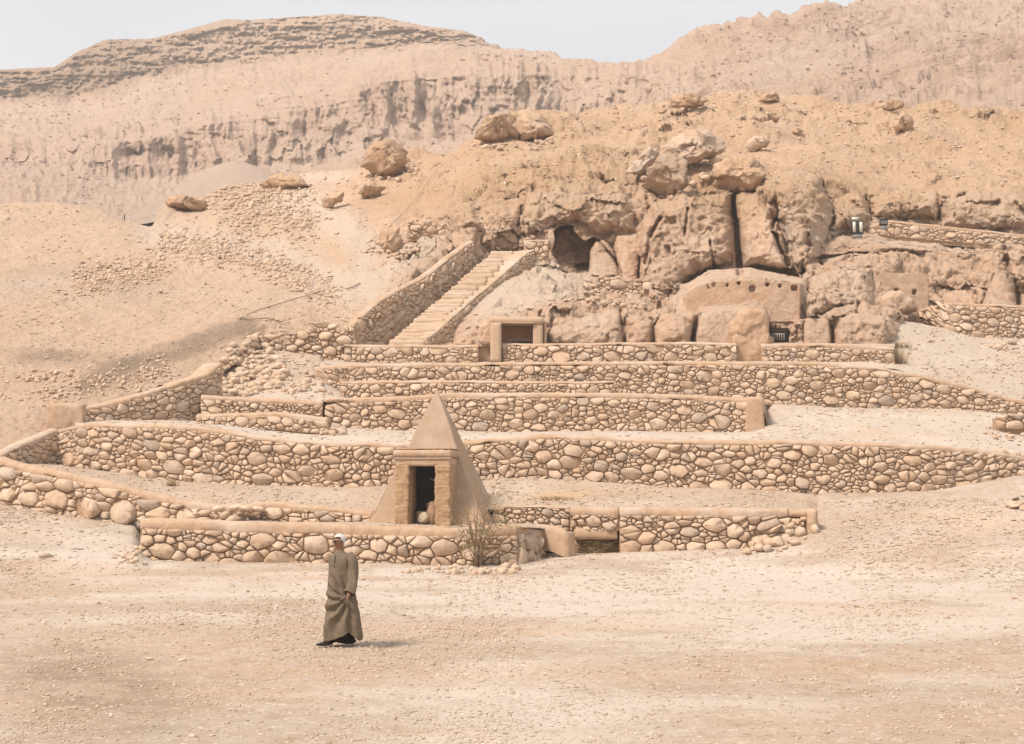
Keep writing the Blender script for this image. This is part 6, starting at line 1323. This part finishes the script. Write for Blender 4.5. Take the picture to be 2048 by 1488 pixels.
M_scree = stone_mat('scree_stone', (0.58, 0.43, 0.31), (0.70, 0.57, 0.45), (0.48, 0.36, 0.27), bump=.1)
OCT = (np.array([[1, 0, 0], [0, 1, 0], [-1, 0, 0], [0, -1, 0], [0, 0, 1], [0, 0, -1.]]), np.array([[0, 1, 4], [1, 2, 4], [2, 3, 4], [3, 0, 4], [1, 0, 5], [2, 1, 5], [3, 2, 5], [0, 3, 5]]))
def scatter(name, sh, dens, n, s0, s1, seed, mat=M_gravel, flat=.5, pw=3.0, par=None, pale=.6):
    """loose stones lying on a sheet, merged; dens(U, V) in 0..1, sizes in photo pixels so they thin out with distance as real gravel seems to"""
    P, U, V = SHEETS[sh]; r = np.random.default_rng(seed); nr, nc = P.shape[:2]
    U2, V2 = uv_of(P); area = np.abs(np.gradient(U2, axis=1) * np.gradient(V2, axis=0)); w = np.clip(dens(U2, V2), 0, 1) * area * ((U2 > -60) & (U2 < 2110) & (V2 < 1560) & (V2 > -20)); w[-1] = 0; w[:, -1] = 0; w = w.ravel(); w /= w.sum()
    k = r.choice(nr * nc, n, p=w); i, j = k // nc, k % nc; a, b = r.random(n)[:, None], r.random(n)[:, None]; i1, j1 = np.minimum(i + 1, nr - 1), np.minimum(j + 1, nc - 1)
    C = (P[i, j] * (1 - a) + P[i1, j] * a) * (1 - b) + (P[i, j1] * (1 - a) + P[i1, j1] * a) * b
    sz = (s0 + (s1 - s0) * r.random(n) ** pw) * C[:, 1] / 3000 * .5
    B, Fb = OCT; m = len(B); X = B[None] * (1 + .35 * r.standard_normal((n, m, 1))) * (1 + .25 * r.standard_normal((n, 1, 3))); X[..., 2] *= flat
    an = r.random(n) * 6.283; c, s = np.cos(an)[:, None], np.sin(an)[:, None]; x = X[..., 0] * c - X[..., 1] * s; y = X[..., 0] * s + X[..., 1] * c
    X = np.stack([x, y, X[..., 2]], -1) * sz[:, None, None]; W_ = C[:, None, :] + X; W_[..., 2] += (sz * flat * .25)[:, None]
    Fc = (Fb[None] + (np.arange(n) * m)[:, None, None]).reshape(-1, 3); T = np.stack([np.clip(r.normal(pale, .35, n), 0, 1), np.where(r.random(n) < .12, r.random(n), 0), r.random(n)], -1)
    o = mesh(name, W_.reshape(-1, 3), Fc, mat, parent=par, tint=np.repeat(T, m, 0), smooth=False); return setp(o, kind='stuff')
nm = lambda U, V, f, s: sst(-.2, .5, fbm(np.stack([U / f, V / f * 2.2, 0 * U], -1), 1, 3, s))
scatter('gravel', 'ground', lambda U, V: (.25 + .75 * nm(U, V, 160, 3)) * (V > 1000) * (1 - .6 * blob(U, V, 600, 1400, 60, 90)) * (1 - .5 * blob(U, V, 1100, 1470, 90, 60)), 110000, 1.3, 10, 1, pw=7, flat=.45, pale=.6)
for sh_, n_ in (('middle_terrace', 6000), ('upper_terrace', 4000), ('path_terrace', 4000), ('high_terrace', 2500), ('lower_terrace', 600)):
    scatter('gravel', sh_, lambda U, V: .25 + .75 * nm(U, V, 90, 8), n_, 1.6, 9, n_, pw=4.5)
scatter('scree', 'hillside', lambda U, V: np.clip((1 - sst(700, 900, U)) * (.15 + .85 * nm(U, V, 110, 5)) * (1 - .9 * line(U, V, [(560, 405), (640, 420), (700, 460), (735, 500), (720, 560), (640, 520)], 40)) + sst(700, 900, U) * (1 - sst(360, 400, V)) * .8 + .10, 0, 1), 42000, 1.6, 9, 4, pw=5, flat=.6, pale=.5, mat=M_scree)
scatter('scree', 'hillside', lambda U, V: line(U, V, [(345, 490), (420, 495), (500, 520), (600, 555), (650, 590)], 22) + line(U, V, [(480, 420), (600, 440)], 35) + line(U, V, [(180, 560), (300, 540)], 25) + .6 * line(U, V, [(100, 790), (250, 760), (330, 740)], 20) + blob(U, V, 500, 385, 100, 20), 9000, 3, 12, 5, pw=2, flat=.8, mat=M_stone, pale=.3)
scatter('scree', 'mountain', lambda U, V: .1 + nm(U, V, 90, 6), 24000, 1.8, 9, 6, pw=4, flat=.7, mat=M_mount, pale=.3)

# ------------------------------------------------------------------ air
zmin = min(float(SHEETS[k][0][..., 2].min()) for k in SHEETS); zmax = max(float(SHEETS[k][0][..., 2].max()) for k in SHEETS); xm = 1.02 * max(900, max(float(np.abs(SHEETS[k][0][..., 0]).max()) for k in SHEETS))
b0_, b1_ = np.array([-xm, -140, min(zmin, -1.5) - 1]), np.array([xm, 950, zmax + 3])
Vb = np.array([[b0_[0] if i & 1 == 0 else b1_[0], b0_[1] if i & 2 == 0 else b1_[1], b0_[2] if i & 4 == 0 else b1_[2]] for i in range(8)])
M_haze = bpy.data.materials.new('haze'); M_haze.use_nodes = True; nt = M_haze.node_tree; nt.nodes.clear(); o_ = nt.nodes.new('ShaderNodeOutputMaterial'); pv = nt.nodes.new('ShaderNodeVolumePrincipled')
pv.inputs['Color'].default_value = (0.98, 0.90, 0.83, 1); pv.inputs['Density'].default_value = 0.00075; pv.inputs['Anisotropy'].default_value = 0.1; nt.links.new(pv.outputs[0], o_.inputs['Volume'])
hz_ = mesh('haze', Vb, [(0, 2, 3, 1), (4, 5, 7, 6), (0, 1, 5, 4), (2, 6, 7, 3), (0, 4, 6, 2), (1, 3, 7, 5)], M_haze, smooth=False); setp(hz_, kind='stuff')
